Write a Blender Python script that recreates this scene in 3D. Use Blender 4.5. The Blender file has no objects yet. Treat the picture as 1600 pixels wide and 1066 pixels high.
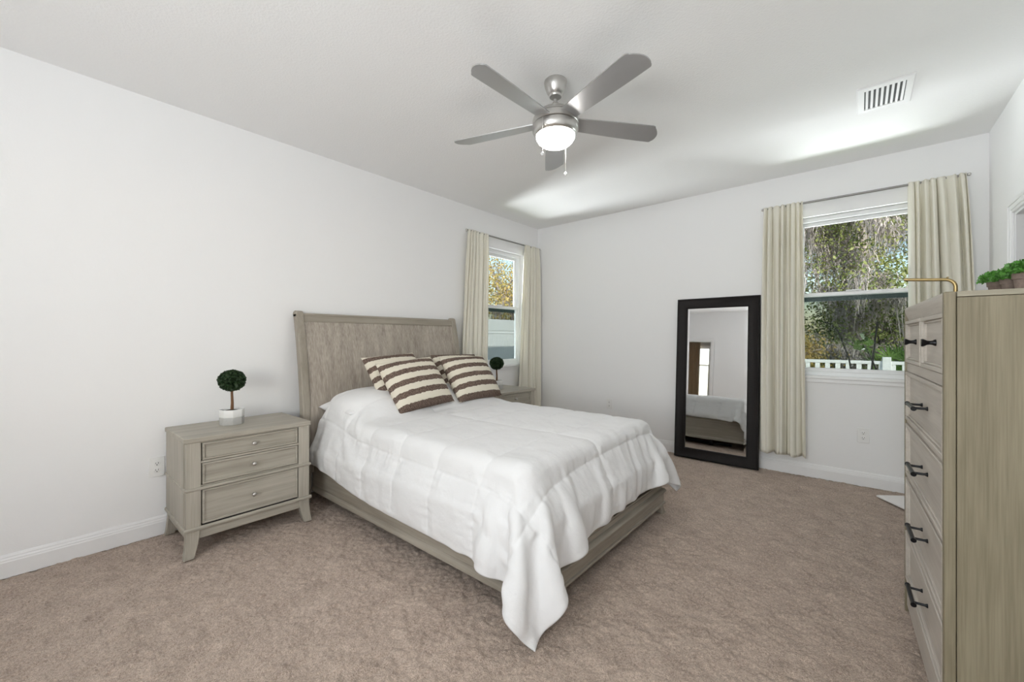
import bpy, bmesh, math, random
import numpy as np
from mathutils import Vector, Matrix, noise as mnoise
R = math.radians
random.seed(7)
SC = bpy.context.scene
COL = SC.collection

# ------------------------------------------------------------------ camera, sky, sun, daylight, exposure
H = 2.74                       # ceiling height
WA, WB, WC, WD = -3.381, 4.539, 0.725, -1.60   # wall planes: left x, back y, right x, wall behind the camera y
EYE = 1.2344
cam = bpy.data.cameras.new('camera'); camo = bpy.data.objects.new('camera', cam); COL.objects.link(camo)
camo.location = (0, 0, EYE); camo.rotation_euler = (R(90), 0, R(40.312))
cam.sensor_width = 36.0; cam.lens = 639.46/1600*36; cam.shift_y = -3.9/1600; cam.clip_start = 0.02
SC.camera = camo
w = bpy.data.worlds.new('sky'); SC.world = w; w.use_nodes = True
nt = w.node_tree; nt.nodes.clear()
sky = nt.nodes.new('ShaderNodeTexSky'); sky.sky_type = 'NISHITA'; sky.sun_disc = False
sky.sun_elevation = R(30); sky.sun_rotation = R(130); sky.air_density = 1.3; sky.ozone_density = 2.0
bg = nt.nodes.new('ShaderNodeBackground'); bg.inputs['Strength'].default_value = 0.16
wo = nt.nodes.new('ShaderNodeOutputWorld'); nt.links.new(sky.outputs[0], bg.inputs[0]); nt.links.new(bg.outputs[0], wo.inputs[0])
sl = bpy.data.lights.new('sun', 'SUN'); sl.energy = 4.2; sl.angle = R(0.6); sl.color = (1, .95, .86)
so = bpy.data.objects.new('sun', sl); COL.objects.link(so)
so.rotation_euler = Vector((-1, 1.1, -.60)).to_track_quat('-Z', 'Y').to_euler(); so.location = (6, -6, 8)
def daylight(name, loc, direction, sx, sy, energy, color=(1, 1, 1)):  # area lamp, for daylight and for the added fill lights
    l = bpy.data.lights.new(name, 'AREA'); l.shape = 'RECTANGLE'; l.size = sx; l.size_y = sy; l.energy = energy; l.color = color
    o = bpy.data.objects.new(name, l); COL.objects.link(o); o.location = loc
    o.rotation_euler = Vector(direction).to_track_quat('-Z', 'Z').to_euler(); return o
# added fill lamp at an unseen rear window; portals at the two visible windows
daylight('rear_fill_light', (-.60, WD-.16, 1.5), (0, 1, .65), 1.66, 1.66, 66, (.965, .985, 1))
for nm, loc, dr in (('window_portal_back', (-.04, WB+.15, 1.62), (0, -1, 0)), ('window_portal_side', (WA-.15, 3.82, 1.62), (1, 0, 0))):
    daylight(nm, loc, dr, .84, 1.43, 1).data.cycles.is_portal = True
# added lamps outside below the sills, out of view, to brighten the ceiling
daylight('ceiling_fill_back', (-.04, 6.5, .18), (0, -1, .06), 3.2, .6, 215, (.97, .985, 1))
daylight('ceiling_fill_side', (-5.2, 3.85, .18), (1, 0, .06), 3.2, .6, 240, (.97, .985, 1))
daylight('daylight_next_room', (-3.75, -4.10, 1.4), (0, 1, 0), .8, 1.5, 5, (1, .97, .92))
SC.view_settings.view_transform = 'Standard'; SC.view_settings.look = 'None'
SC.cycles.max_bounces = 16; SC.cycles.diffuse_bounces = 8; SC.cycles.transparent_max_bounces = 16
SC.view_settings.exposure = 0.42; SC.view_settings.gamma = 1.0; SC.view_settings.use_curve_mapping = False

# ------------------------------------------------------------------ materials
def mat(name):
    m = bpy.data.materials.new(name); m.use_nodes = True
    n = m.node_tree.nodes; return m, n, m.node_tree.links, n['Principled BSDF']
def simple(name, col, rough=.6, metal=0, spec=.5, emis=None, es=0, noise=0, nscale=40, bump=0):
    m, n, l, p = mat(name)
    p.inputs['Base Color'].default_value = (*col, 1); p.inputs['Roughness'].default_value = rough
    p.inputs['Metallic'].default_value = metal; p.inputs['Specular IOR Level'].default_value = spec
    if emis: p.inputs['Emission Color'].default_value = (*emis, 1); p.inputs['Emission Strength'].default_value = es
    if noise or bump:
        tc = n.new('ShaderNodeTexCoord'); nz = n.new('ShaderNodeTexNoise'); nz.inputs['Scale'].default_value = nscale
        nz.inputs['Detail'].default_value = 4; l.new(tc.outputs['Object'], nz.inputs['Vector'])
        if noise:
            mx = n.new('ShaderNodeMixRGB'); mx.inputs[1].default_value = (*[c*(1-noise) for c in col], 1)
            mx.inputs[2].default_value = (*[min(1, c*(1+noise)) for c in col], 1)
            l.new(nz.outputs['Fac'], mx.inputs[0]); l.new(mx.outputs[0], p.inputs['Base Color'])
        if bump:
            b = n.new('ShaderNodeBump'); b.inputs['Strength'].default_value = bump; b.inputs['Distance'].default_value = .01
            l.new(nz.outputs['Fac'], b.inputs['Height']); l.new(b.outputs[0], p.inputs['Normal'])
    return m
def wood(name, axis, dark, light, streak=.5, rough=.5, fine=1.0):
    """washed oak, grain running along axis"""
    m, n, l, p = mat(name)
    tc = n.new('ShaderNodeTexCoord'); mp = n.new('ShaderNodeMapping'); l.new(tc.outputs['Object'], mp.inputs[0])
    s = [26*fine]*3; s[axis] = 1.3; mp.inputs['Scale'].default_value = s
    a = n.new('ShaderNodeTexNoise'); a.inputs['Scale'].default_value = 1.0; a.inputs['Detail'].default_value = 5; a.inputs['Distortion'].default_value = .3
    l.new(mp.outputs[0], a.inputs['Vector'])
    mp2 = n.new('ShaderNodeMapping'); s2 = [150*fine]*3; s2[axis] = 5; mp2.inputs['Scale'].default_value = s2
    l.new(tc.outputs['Object'], mp2.inputs[0])
    b = n.new('ShaderNodeTexNoise'); b.inputs['Scale'].default_value = 1.0; b.inputs['Detail'].default_value = 3
    l.new(mp2.outputs[0], b.inputs['Vector'])
    c = n.new('ShaderNodeTexNoise'); c.inputs['Scale'].default_value = 2.6; c.inputs['Detail'].default_value = 2
    l.new(tc.outputs['Object'], c.inputs['Vector'])
    ad = n.new('ShaderNodeMath'); ad.operation = 'MULTIPLY_ADD'; ad.inputs[1].default_value = streak
    l.new(b.outputs['Fac'], ad.inputs[0]); l.new(a.outputs['Fac'], ad.inputs[2])
    ad2 = n.new('ShaderNodeMath'); ad2.operation = 'MULTIPLY_ADD'; ad2.inputs[1].default_value = .5
    l.new(c.outputs['Fac'], ad2.inputs[0]); l.new(ad.outputs[0], ad2.inputs[2])
    cr = n.new('ShaderNodeMapRange'); mid = .5+streak*.5+.25
    cr.inputs['From Min'].default_value = mid-.32; cr.inputs['From Max'].default_value = mid+.32
    l.new(ad2.outputs[0], cr.inputs['Value'])
    mx = n.new('ShaderNodeMixRGB'); mx.inputs[1].default_value = (*dark, 1); mx.inputs[2].default_value = (*light, 1)
    l.new(cr.outputs[0], mx.inputs[0]); l.new(mx.outputs[0], p.inputs['Base Color'])
    bp = n.new('ShaderNodeBump'); bp.inputs['Strength'].default_value = .12; bp.inputs['Distance'].default_value = .004
    l.new(b.outputs['Fac'], bp.inputs['Height']); l.new(bp.outputs[0], p.inputs['Normal'])
    p.inputs['Roughness'].default_value = rough; p.inputs['Specular IOR Level'].default_value = .35
    return m
NSD, NSL = (.30, .275, .228), (.49, .455, .39)
W_X = wood('washed_wood_x', 0, NSD, NSL); W_Y = wood('washed_wood_y', 1, NSD, NSL); W_Z = wood('washed_wood_z', 2, NSD, NSL)
BDD, BDL = (.25, .22, .178), (.415, .375, .315)
B_X = wood('bed_wood_x', 0, BDD, BDL); B_Y = wood('bed_wood_y', 1, BDD, BDL); B_Z = wood('bed_wood_z', 2, BDD, BDL)
HB_Z = wood('headboard_wood', 2, (.285, .245, .205), (.49, .44, .38), streak=1.1)
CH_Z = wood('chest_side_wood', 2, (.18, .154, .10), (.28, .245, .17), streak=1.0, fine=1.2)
CH_Y = wood('chest_front_wood_lit', 1, (.41, .37, .325), (.57, .53, .475)); CH_F = wood('chest_front_wood_z', 2, (.33, .30, .26), (.47, .44, .385))  # CH_Y: tone raised, window light on the front put into the colour
M_DARK = simple('dark_gap', (.03, .028, .025), .8)
M_WALL = simple('white_wall_paint', (.88, .88, .885), .75, spec=.2, bump=.04, nscale=120)
M_CEIL = simple('white_ceiling_texture', (.90, .90, .90), .9, spec=.1, bump=.22, nscale=85)
M_TRIM = simple('white_trim_paint', (.86, .86, .865), .35, noise=.01)
M_VINYL = simple('white_vinyl', (.85, .86, .87), .35, noise=.01)
M_NICKEL = simple('brushed_nickel', (.60, .59, .57), .30, 1.0, noise=.05, nscale=30)
M_BLADE = simple('silver_blade_paint', (.50, .50, .505), .36, .75, noise=.02, nscale=8)
M_RODM = simple('pewter_rod', (.30, .29, .28), .4, .9)
M_BLACK = simple('black_metal', (.012, .012, .014), .28, .6, noise=.1)
M_BRASS = simple('brass', (.40, .30, .14), .38, 1.0, noise=.05)
M_FRAME = simple('espresso_frame', (.012, .0095, .009), .5, spec=.22, noise=.35, nscale=90, bump=.15)
M_BEAD = simple('espresso_bead', (.012, .011, .012), .25, noise=.2)
M_GLASSMIR = simple('mirror_glass', (.80, .81, .81), .015, 1.0)
M_PLATE = simple('outlet_plastic', (.86, .86, .85), .3, noise=.01)
M_SLOT = simple('slot_dark', (.02, .02, .02), .6)
M_GLOBE = simple('frosted_globe_lit', (.95, .95, .93), .4, emis=(1, .97, .92), es=22.0)
M_CRYSTAL = simple('crystal_fob', (.85, .86, .87), .08, .2)
M_TRUNK = simple('topiary_stem_bark', (.17, .085, .04), .8, noise=.35, nscale=120, bump=.4)
M_TOPI = simple('topiary_leaf', (.018, .045, .012), .55, noise=.6, nscale=60)
M_POTW = simple('white_glazed_pot', (.80, .80, .79), .5, noise=.02)
M_POTG = simple('grey_concrete_pot', (.46, .455, .44), .85, noise=.12, nscale=90, bump=.1)
M_SOIL = simple('dark_moss', (.025, .03, .015), .95, noise=.5, nscale=150, bump=.6)
M_CLAY = simple('weathered_clay_pot', (.20, .15, .125), .85, noise=.3, nscale=120, bump=.2)
M_HERB = simple('bright_herb_leaf', (.07, .22, .03), .5, noise=.75, nscale=70)
M_MATT = simple('white_mattress', (.80, .80, .80), .8, noise=.02)
M_SHEET = simple('white_pillowcase', (.82, .82, .83), .85, bump=.15, nscale=25)
M_BOARD = simple('white_board', (.84, .82, .81), .5, noise=.02)
def comforter_mat():
    m, n, l, p = mat('white_comforter_cotton')
    p.inputs['Base Color'].default_value = (.78, .78, .785, 1); p.inputs['Roughness'].default_value = .85; p.inputs['Specular IOR Level'].default_value = .15
    p.inputs['Sheen Weight'].default_value = .15
    tc = n.new('ShaderNodeTexCoord'); nz = n.new('ShaderNodeTexNoise'); nz.inputs['Scale'].default_value = 22; nz.inputs['Detail'].default_value = 5
    l.new(tc.outputs['Object'], nz.inputs['Vector']); b = n.new('ShaderNodeBump'); b.inputs['Strength'].default_value = .18; b.inputs['Distance'].default_value = .02
    l.new(nz.outputs['Fac'], b.inputs['Height']); l.new(b.outputs[0], p.inputs['Normal']); return m
M_COMF = comforter_mat()
def curtain_mat(name, col):
    m, n, l, p = mat(name)
    p.inputs['Base Color'].default_value = (*col, 1); p.inputs['Roughness'].default_value = .85; p.inputs['Specular IOR Level'].default_value = .1
    tr = n.new('ShaderNodeBsdfTranslucent'); tr.inputs[0].default_value = (*col, 1)
    mx = n.new('ShaderNodeMixShader'); mx.inputs[0].default_value = .18
    l.new(p.outputs[0], mx.inputs[1]); l.new(tr.outputs[0], mx.inputs[2]); l.new(mx.outputs[0], n['Material Output'].inputs[0])
    tc = n.new('ShaderNodeTexCoord'); nz = n.new('ShaderNodeTexNoise'); nz.inputs['Scale'].default_value = 400
    l.new(tc.outputs['Object'], nz.inputs['Vector']); b = n.new('ShaderNodeBump'); b.inputs['Strength'].default_value = .1; b.inputs['Distance'].default_value = .002
    l.new(nz.outputs['Fac'], b.inputs['Height']); l.new(b.outputs[0], p.inputs['Normal']); return m
M_CURT = curtain_mat('cream_curtain_linen', (.88, .855, .765)); M_CURT2 = curtain_mat('tan_curtain', (.62, .50, .36))
def carpet_mat():
    m, n, l, p = mat('taupe_carpet')
    tc = n.new('ShaderNodeTexCoord')
    def nz(s, d, dist=0):
        k = n.new('ShaderNodeTexNoise'); k.inputs['Scale'].default_value = s; k.inputs['Detail'].default_value = d; k.inputs['Distortion'].default_value = dist
        l.new(tc.outputs['Object'], k.inputs['Vector']); return k
    a, b, c = nz(9, 4, .3), nz(110, 3), nz(300, 3)
    m1 = n.new('ShaderNodeMath'); m1.operation = 'MULTIPLY_ADD'; m1.inputs[1].default_value = .55; l.new(a.outputs['Fac'], m1.inputs[0]); l.new(b.outputs['Fac'], m1.inputs[2])
    m2 = n.new('ShaderNodeMath'); m2.operation = 'MULTIPLY_ADD'; m2.inputs[1].default_value = 1.25; l.new(c.outputs['Fac'], m2.inputs[0]); l.new(m1.outputs[0], m2.inputs[2])
    r = n.new('ShaderNodeMapRange'); r.inputs['From Min'].default_value = .98; r.inputs['From Max'].default_value = 1.82; l.new(m2.outputs[0], r.inputs['Value'])
    mx = n.new('ShaderNodeMixRGB'); mx.inputs[1].default_value = (.25, .180, .140, 1); mx.inputs[2].default_value = (.73, .595, .495, 1)
    l.new(r.outputs[0], mx.inputs[0]); l.new(mx.outputs[0], p.inputs['Base Color'])
    p.inputs['Roughness'].default_value = .95; p.inputs['Specular IOR Level'].default_value = .05; p.inputs['Sheen Weight'].default_value = .2
    bp = n.new('ShaderNodeBump'); bp.inputs['Strength'].default_value = .7; bp.inputs['Distance'].default_value = .01
    l.new(c.outputs['Fac'], bp.inputs['Height']); l.new(bp.outputs[0], p.inputs['Normal']); return m
M_CARPET = carpet_mat()
def pillow_mat():
    m, n, l, p = mat('striped_pillow_fabric')
    tc = n.new('ShaderNodeTexCoord'); sp = n.new('ShaderNodeSeparateXYZ'); l.new(tc.outputs['Object'], sp.inputs[0])
    nz = n.new('ShaderNodeTexNoise'); nz.inputs['Scale'].default_value = 45; nz.inputs['Detail'].default_value = 4; l.new(tc.outputs['Object'], nz.inputs['Vector'])
    w1 = n.new('ShaderNodeMath'); w1.operation = 'MULTIPLY_ADD'; w1.inputs[1].default_value = .022; l.new(nz.outputs['Fac'], w1.inputs[0]); l.new(sp.outputs['Z'], w1.inputs[2])
    fr = n.new('ShaderNodeMath'); fr.operation = 'MULTIPLY_ADD'; fr.inputs[1].default_value = 1/.092; fr.inputs[2].default_value = -.18; l.new(w1.outputs[0], fr.inputs[0])
    fc = n.new('ShaderNodeMath'); fc.operation = 'FRACT'; l.new(fr.outputs[0], fc.inputs[0])
    lt = n.new('ShaderNodeMath'); lt.operation = 'LESS_THAN'; lt.inputs[1].default_value = .47; l.new(fc.outputs[0], lt.inputs[0])
    n2 = n.new('ShaderNodeTexNoise'); n2.inputs['Scale'].default_value = 190; n2.inputs['Detail'].default_value = 3; l.new(tc.outputs['Object'], n2.inputs['Vector'])
    r2 = n.new('ShaderNodeMapRange'); r2.inputs['From Min'].default_value = .38; r2.inputs['From Max'].default_value = .68; l.new(n2.outputs['Fac'], r2.inputs['Value'])
    br = n.new('ShaderNodeMixRGB'); br.inputs[1].default_value = (.065, .042, .033, 1); br.inputs[2].default_value = (.30, .225, .185, 1); l.new(r2.outputs[0], br.inputs[0])
    mx = n.new('ShaderNodeMixRGB'); mx.inputs[1].default_value = (.74, .69, .58, 1); l.new(lt.outputs[0], mx.inputs[0]); l.new(br.outputs[0], mx.inputs[2])
    l.new(mx.outputs[0], p.inputs['Base Color']); p.inputs['Roughness'].default_value = .9; p.inputs['Specular IOR Level'].default_value = .1
    bp = n.new('ShaderNodeBump'); bp.inputs['Strength'].default_value = .6; bp.inputs['Distance'].default_value = .006
    ml = n.new('ShaderNodeMath'); ml.operation = 'MULTIPLY'; l.new(lt.outputs[0], ml.inputs[0]); l.new(n2.outputs['Fac'], ml.inputs[1])
    l.new(ml.outputs[0], bp.inputs['Height']); l.new(bp.outputs[0], p.inputs['Normal']); return m
M_PILLOW = pillow_mat()
def pane_mat(name, tint, refl):
    m, n, l, p = mat(name); n.remove(p)
    t = n.new('ShaderNodeBsdfTransparent'); t.inputs[0].default_value = (*tint, 1)
    g = n.new('ShaderNodeBsdfGlossy'); g.inputs['Roughness'].default_value = .02
    f = n.new('ShaderNodeFresnel'); f.inputs['IOR'].default_value = refl
    mx = n.new('ShaderNodeMixShader'); l.new(f.outputs[0], mx.inputs[0]); l.new(t.outputs[0], mx.inputs[1]); l.new(g.outputs[0], mx.inputs[2])
    l.new(mx.outputs[0], n['Material Output'].inputs[0]); return m
M_PANE = pane_mat('window_glass', (.96, .98, .98), 1.07)
M_SCRFR = simple('dark_green_screen_rail', (.03, .055, .05), .5)
M_SCREEN = pane_mat('insect_screen', (.62, .64, .63), 1.02)
def leafy(name, c1, c2, sc=3.0):
    m, n, l, p = mat(name)
    tc = n.new('ShaderNodeTexCoord'); nz = n.new('ShaderNodeTexNoise'); nz.inputs['Scale'].default_value = sc; nz.inputs['Detail'].default_value = 6
    l.new(tc.outputs['Object'], nz.inputs['Vector'])
    r = n.new('ShaderNodeMapRange'); r.inputs['From Min'].default_value = .35; r.inputs['From Max'].default_value = .65; l.new(nz.outputs['Fac'], r.inputs['Value'])
    mx = n.new('ShaderNodeMixRGB'); mx.inputs[1].default_value = (*c1, 1); mx.inputs[2].default_value = (*c2, 1)
    l.new(r.outputs[0], mx.inputs[0]); l.new(mx.outputs[0], p.inputs['Base Color']); p.inputs['Roughness'].default_value = .6
    tr = n.new('ShaderNodeBsdfTranslucent'); l.new(mx.outputs[0], tr.inputs[0]); ms = n.new('ShaderNodeMixShader'); ms.inputs[0].default_value = .3
    l.new(p.outputs[0], ms.inputs[1]); l.new(tr.outputs[0], ms.inputs[2]); l.new(ms.outputs[0], n['Material Output'].inputs[0]); return m
M_OAK = leafy('oak_leaves', (.09, .135, .045), (.34, .36, .12), 1.6)
M_GOLD = leafy('golden_leaves', (.33, .29, .08), (.66, .47, .17), 2.2)
M_OLIVE = leafy('olive_leaves', (.15, .17, .09), (.44, .38, .18), 1.4)
M_MOSS = leafy('hanging_moss', (.34, .30, .29), (.68, .62, .60), 4)
M_BARK = simple('oak_bark', (.40, .345, .32), .9, noise=.45, nscale=9, bump=.5)
M_PALM = leafy('palm_frond', (.05, .13, .025), (.22, .36, .08), 2)
M_SHRUB = leafy('shrub_leaves', (.03, .06, .012), (.09, .15, .03), 8)
M_STEMD = simple('dark_stem', (.02, .018, .014), .8, noise=.2)
M_GRASS = simple('lawn_grass', (.10, .15, .04), .9, noise=.5, nscale=9, bump=.3)
M_ROOF = simple('roof_shingle', (.12, .11, .10), .9, noise=.2)
M_STUCCO = simple('outside_stucco', (.62, .60, .56), .9, noise=.06, bump=.2)

# ------------------------------------------------------------------ builders
def prop(o, label=None, cat=None, group=None, kind=None):
    if label: o['label'] = label
    if cat: o['category'] = cat
    if group: o['group'] = group
    if kind: o['kind'] = kind
    return o
def empty(name, loc=(0, 0, 0), rz=0, **k):
    o = bpy.data.objects.new(name, None); o.empty_display_size = .1; COL.objects.link(o)
    o.location = loc; o.rotation_euler = (0, 0, rz); return prop(o, **k)
def finish(name, bm, m, parent=None, bevel=0, smooth=False, seg=2, **k):
    bmesh.ops.recalc_face_normals(bm, faces=bm.faces[:])
    me = bpy.data.meshes.new(name); bm.to_mesh(me); bm.free()
    me.materials.append(m)
    if smooth:
        for p in me.polygons: p.use_smooth = True
        me.set_sharp_from_angle(angle=R(40))
    o = bpy.data.objects.new(name, me); COL.objects.link(o)
    if parent: o.parent = parent
    if bevel:
        b = o.modifiers.new('bevel', 'BEVEL'); b.width = bevel; b.segments = seg; b.limit_method = 'ANGLE'; b.angle_limit = R(40)
        for p in me.polygons: p.use_smooth = True
        me.set_sharp_from_angle(angle=R(60))
    return prop(o, **k)
def box(bm, x0, x1, y0, y1, z0, z1):
    v = [bm.verts.new((x, y, z)) for z in (z0, z1) for y in (y0, y1) for x in (x0, x1)]
    for f in ((0, 2, 3, 1), (4, 5, 7, 6), (0, 1, 5, 4), (2, 6, 7, 3), (0, 4, 6, 2), (1, 3, 7, 5)): bm.faces.new([v[i] for i in f])
    return v
def BM(*boxes):
    bm = bmesh.new()
    for b in boxes: box(bm, *b)
    return bm
def lathe(bm, prof, c=(0, 0, 0), n=32):
    rings = []
    for r, z in prof:
        if r < 1e-6: rings.append([bm.verts.new((c[0], c[1], c[2]+z))])
        else: rings.append([bm.verts.new((c[0]+r*math.cos(2*math.pi*i/n), c[1]+r*math.sin(2*math.pi*i/n), c[2]+z)) for i in range(n)])
    for a, b in zip(rings, rings[1:]):
        for i in range(n):
            j = (i+1) % n
            if len(a) == 1 and len(b) == 1: break
            if len(a) == 1: bm.faces.new((a[0], b[i], b[j]))
            elif len(b) == 1: bm.faces.new((a[i], b[0], a[j]))
            else: bm.faces.new((a[i], b[i], b[j], a[j]))
    for ring in (rings[0], rings[-1]):
        if len(ring) > 1:
            try: bm.faces.new(ring)
            except ValueError: pass
    return bm
def tube(bm, pts, rad, n=8, cap=True):
    pts = [Vector(p) for p in pts]; rads = rad if isinstance(rad, (list, tuple)) else [rad]*len(pts)
    rings = []; up = None
    for i, p in enumerate(pts):
        t = (pts[min(i+1, len(pts)-1)]-pts[max(i-1, 0)]).normalized()
        if up is None: up = t.orthogonal().normalized()
        a = (up-t*up.dot(t))
        a = a.normalized() if a.length > 1e-5 else t.orthogonal().normalized()
        up = a; b = t.cross(a)
        rings.append([bm.verts.new(p+(a*math.cos(2*math.pi*k/n)+b*math.sin(2*math.pi*k/n))*rads[i]) for k in range(n)])
    for a, b in zip(rings, rings[1:]):
        for k in range(n): bm.faces.new((a[k], a[(k+1) % n], b[(k+1) % n], b[k]))
    if cap: bm.faces.new(rings[0][::-1]); bm.faces.new(rings[-1])
    return bm
def prism(bm, poly, axis, a, b):
    """poly: 2D points; axis 0/1/2 is the extrusion axis; the other two axes in order take the 2D coordinates"""
    def P(u, v, w):
        q = [u, v]; q.insert(axis, w); return q
    A = [bm.verts.new(P(u, v, a)) for u, v in poly]; B = [bm.verts.new(P(u, v, b)) for u, v in poly]
    n = len(poly); bm.faces.new(A); bm.faces.new(B[::-1])
    for i in range(n): bm.faces.new((A[i], B[i], B[(i+1) % n], A[(i+1) % n]))
    return bm
def npmesh(name, V, F, m, parent=None, smooth=True, **k):
    me = bpy.data.meshes.new(name); V = np.asarray(V, np.float32); F = np.asarray(F, np.int32); q = F.shape[1]
    me.vertices.add(len(V)); me.vertices.foreach_set('co', V.ravel())
    me.loops.add(F.size); me.loops.foreach_set('vertex_index', F.ravel())
    me.polygons.add(len(F)); me.polygons.foreach_set('loop_start', np.arange(0, F.size, q, dtype=np.int32))
    me.update(calc_edges=True); me.validate()
    me.polygons.foreach_set('use_smooth', np.full(len(F), smooth)); me.materials.append(m)
    o = bpy.data.objects.new(name, me); COL.objects.link(o)
    if parent: o.parent = parent
    return prop(o, **k)
def gridfaces(nu, nv):
    i = np.arange((nu-1)*(nv-1)); a = (i//(nv-1))*nv+i % (nv-1)
    return np.stack([a, a+nv, a+nv+1, a+1], 1)
def leaves(rng, C, size, aspect=.55, up=0.0):
    """rhombic leaves: one quad each, folded a little"""
    n = len(C); d = rng.normal(size=(n, 3)); d[:, 2] += up; d /= np.linalg.norm(d, axis=1)[:, None]
    e = rng.normal(size=(n, 3)); e -= d*(e*d).sum(1)[:, None]; e /= np.linalg.norm(e, axis=1)[:, None]
    s = (size*(.6+.8*rng.random(n)))[:, None]
    V = np.stack([C-d*s*.5, C+e*s*aspect*.5, C+d*s*.5, C-e*s*aspect*.5], 1).reshape(-1, 3)
    return V, np.arange(4*n).reshape(n, 4)
def copy_tree(o, parent=None):
    c = o.copy(); COL.objects.link(c)
    if parent: c.parent = parent
    for ch in list(o.children): copy_tree(ch, c)
    return c

# ------------------------------------------------------------------ room shell
S = dict(kind='structure')
def wall(name, axis, p0, p1, a0, a1, holes, z1=H+.1, m=M_WALL):
    """slab between planes p0..p1 on axis, running a0..a1, holes (b0,b1,z0,z1)"""
    bm = bmesh.new(); xs = sorted({a0, a1, *[h[0] for h in holes], *[h[1] for h in holes]})
    for u0, u1 in zip(xs, xs[1:]):
        hs = [h for h in holes if h[0] <= u0 and h[1] >= u1]
        zs = [(-.1, z1)] if not hs else [(-.1, hs[0][2]), (hs[0][3], z1)]
        for q0, q1 in zs:
            if q1-q0 < .001: continue
            if axis == 0: box(bm, p0, p1, u0, u1, q0, q1)
            else: box(bm, u0, u1, p0, p1, q0, q1)
    bmesh.ops.remove_doubles(bm, verts=bm.verts[:], dist=1e-5)
    return finish(name, bm, m, **S)
T = .14
WIN_A = (3.42, 4.22, .90, 2.33); WIN_B = (-.46, .38, .90, 2.33)
DOOR_C = (3.06, 3.895, 0.0, 2.005); DOOR_D = (-3.30, -2.72, 0.0, 2.03); WIN_D = (-1.45, .25, .62, 2.34)
wall('wall_left', 0, WA-T, WA, WD-T, WB+T, [WIN_A])
wall('wall_back', 1, WB, WB+T, WA, WC+T, [WIN_B])
wall('wall_right', 0, WC, WC+T, WD-T, WB, [DOOR_C])
wall('wall_rear', 1, WD-T, WD, WA, WC, [DOOR_D, WIN_D])
finish('ceiling', BM((WA-T, WC+T, WD-T, WB+T, H, H+.1)), M_CEIL, **S)
# carpet: a dense pile surface
def floor():
    g = .0075; xs = np.arange(WA, WC+g, g); ys = np.arange(-.2, WB+g, g)
    X, Y = np.meshgrid(xs, ys, indexing='ij'); rng = np.random.default_rng(3)
    def vn(s):   # smooth value noise
        nx, ny = int(len(xs)*g/s)+3, int(len(ys)*g/s)+3; G = rng.random((nx, ny))
        u = (X-WA)/s; v = (Y+.2)/s; i = u.astype(int); j = v.astype(int); u = u-i; v = v-j; u = u*u*(3-2*u); v = v*v*(3-2*v)
        return G[i, j]*(1-u)*(1-v)+G[i+1, j]*u*(1-v)+G[i, j+1]*(1-u)*v+G[i+1, j+1]*u*v
    Z = -.012+.009*vn(.013)+.008*vn(.028)+.006*vn(.08)+.003*rng.random(X.shape)
    Z[0, :] = Z[-1, :] = -.006; Z[:, -1] = -.006; Z -= Z.max()-.003
    V = np.stack([X, Y, Z], 2).reshape(-1, 3)
    # the rest of the floor, behind the camera
    n0 = len(V); V = np.vstack([V, [[WA, WD-T, -.006], [WC+T, WD-T, -.006], [WC+T, -.2, -.006], [WA, -.2, -.006], [WC, -.2, -.006], [WC+T, -.2, -.006], [WC+T, WB, -.006], [WC, WB, -.006]]])
    F = np.vstack([gridfaces(len(xs), len(ys)), [[n0, n0+1, n0+2, n0+3], [n0+4, n0+5, n0+6, n0+7]]])
    npmesh('floor', V, F, M_CARPET, **S)
floor()
# baseboards, 12 cm with a stepped top
BBP = [(0, 0), (.016, 0), (.016, .080), (.0135, .086), (.0135, .092), (.0085, .100), (.0085, .106), (.004, .116), (0, .118)]
def baseboard(name, segs):
    bm = bmesh.new()
    for axis, wallp, sgn, a, b in segs:
        prism(bm, [(wallp+sgn*u, z-.006) for u, z in BBP], axis, a, b)
    return finish(name, bm, M_TRIM, **S)
baseboard('baseboard_left', [(1, WA, 1, WD, WB)])
baseboard('baseboard_back', [(0, WB, -1, WA+.016, WC-.016)])
baseboard('baseboard_right', [(1, WC, -1, WD, DOOR_C[0]-.075), (1, WC, -1, DOOR_C[1]+.075, WB)])
baseboard('baseboard_rear', [(0, WD, 1, DOOR_D[1]+.075, WC-.016)])
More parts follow.
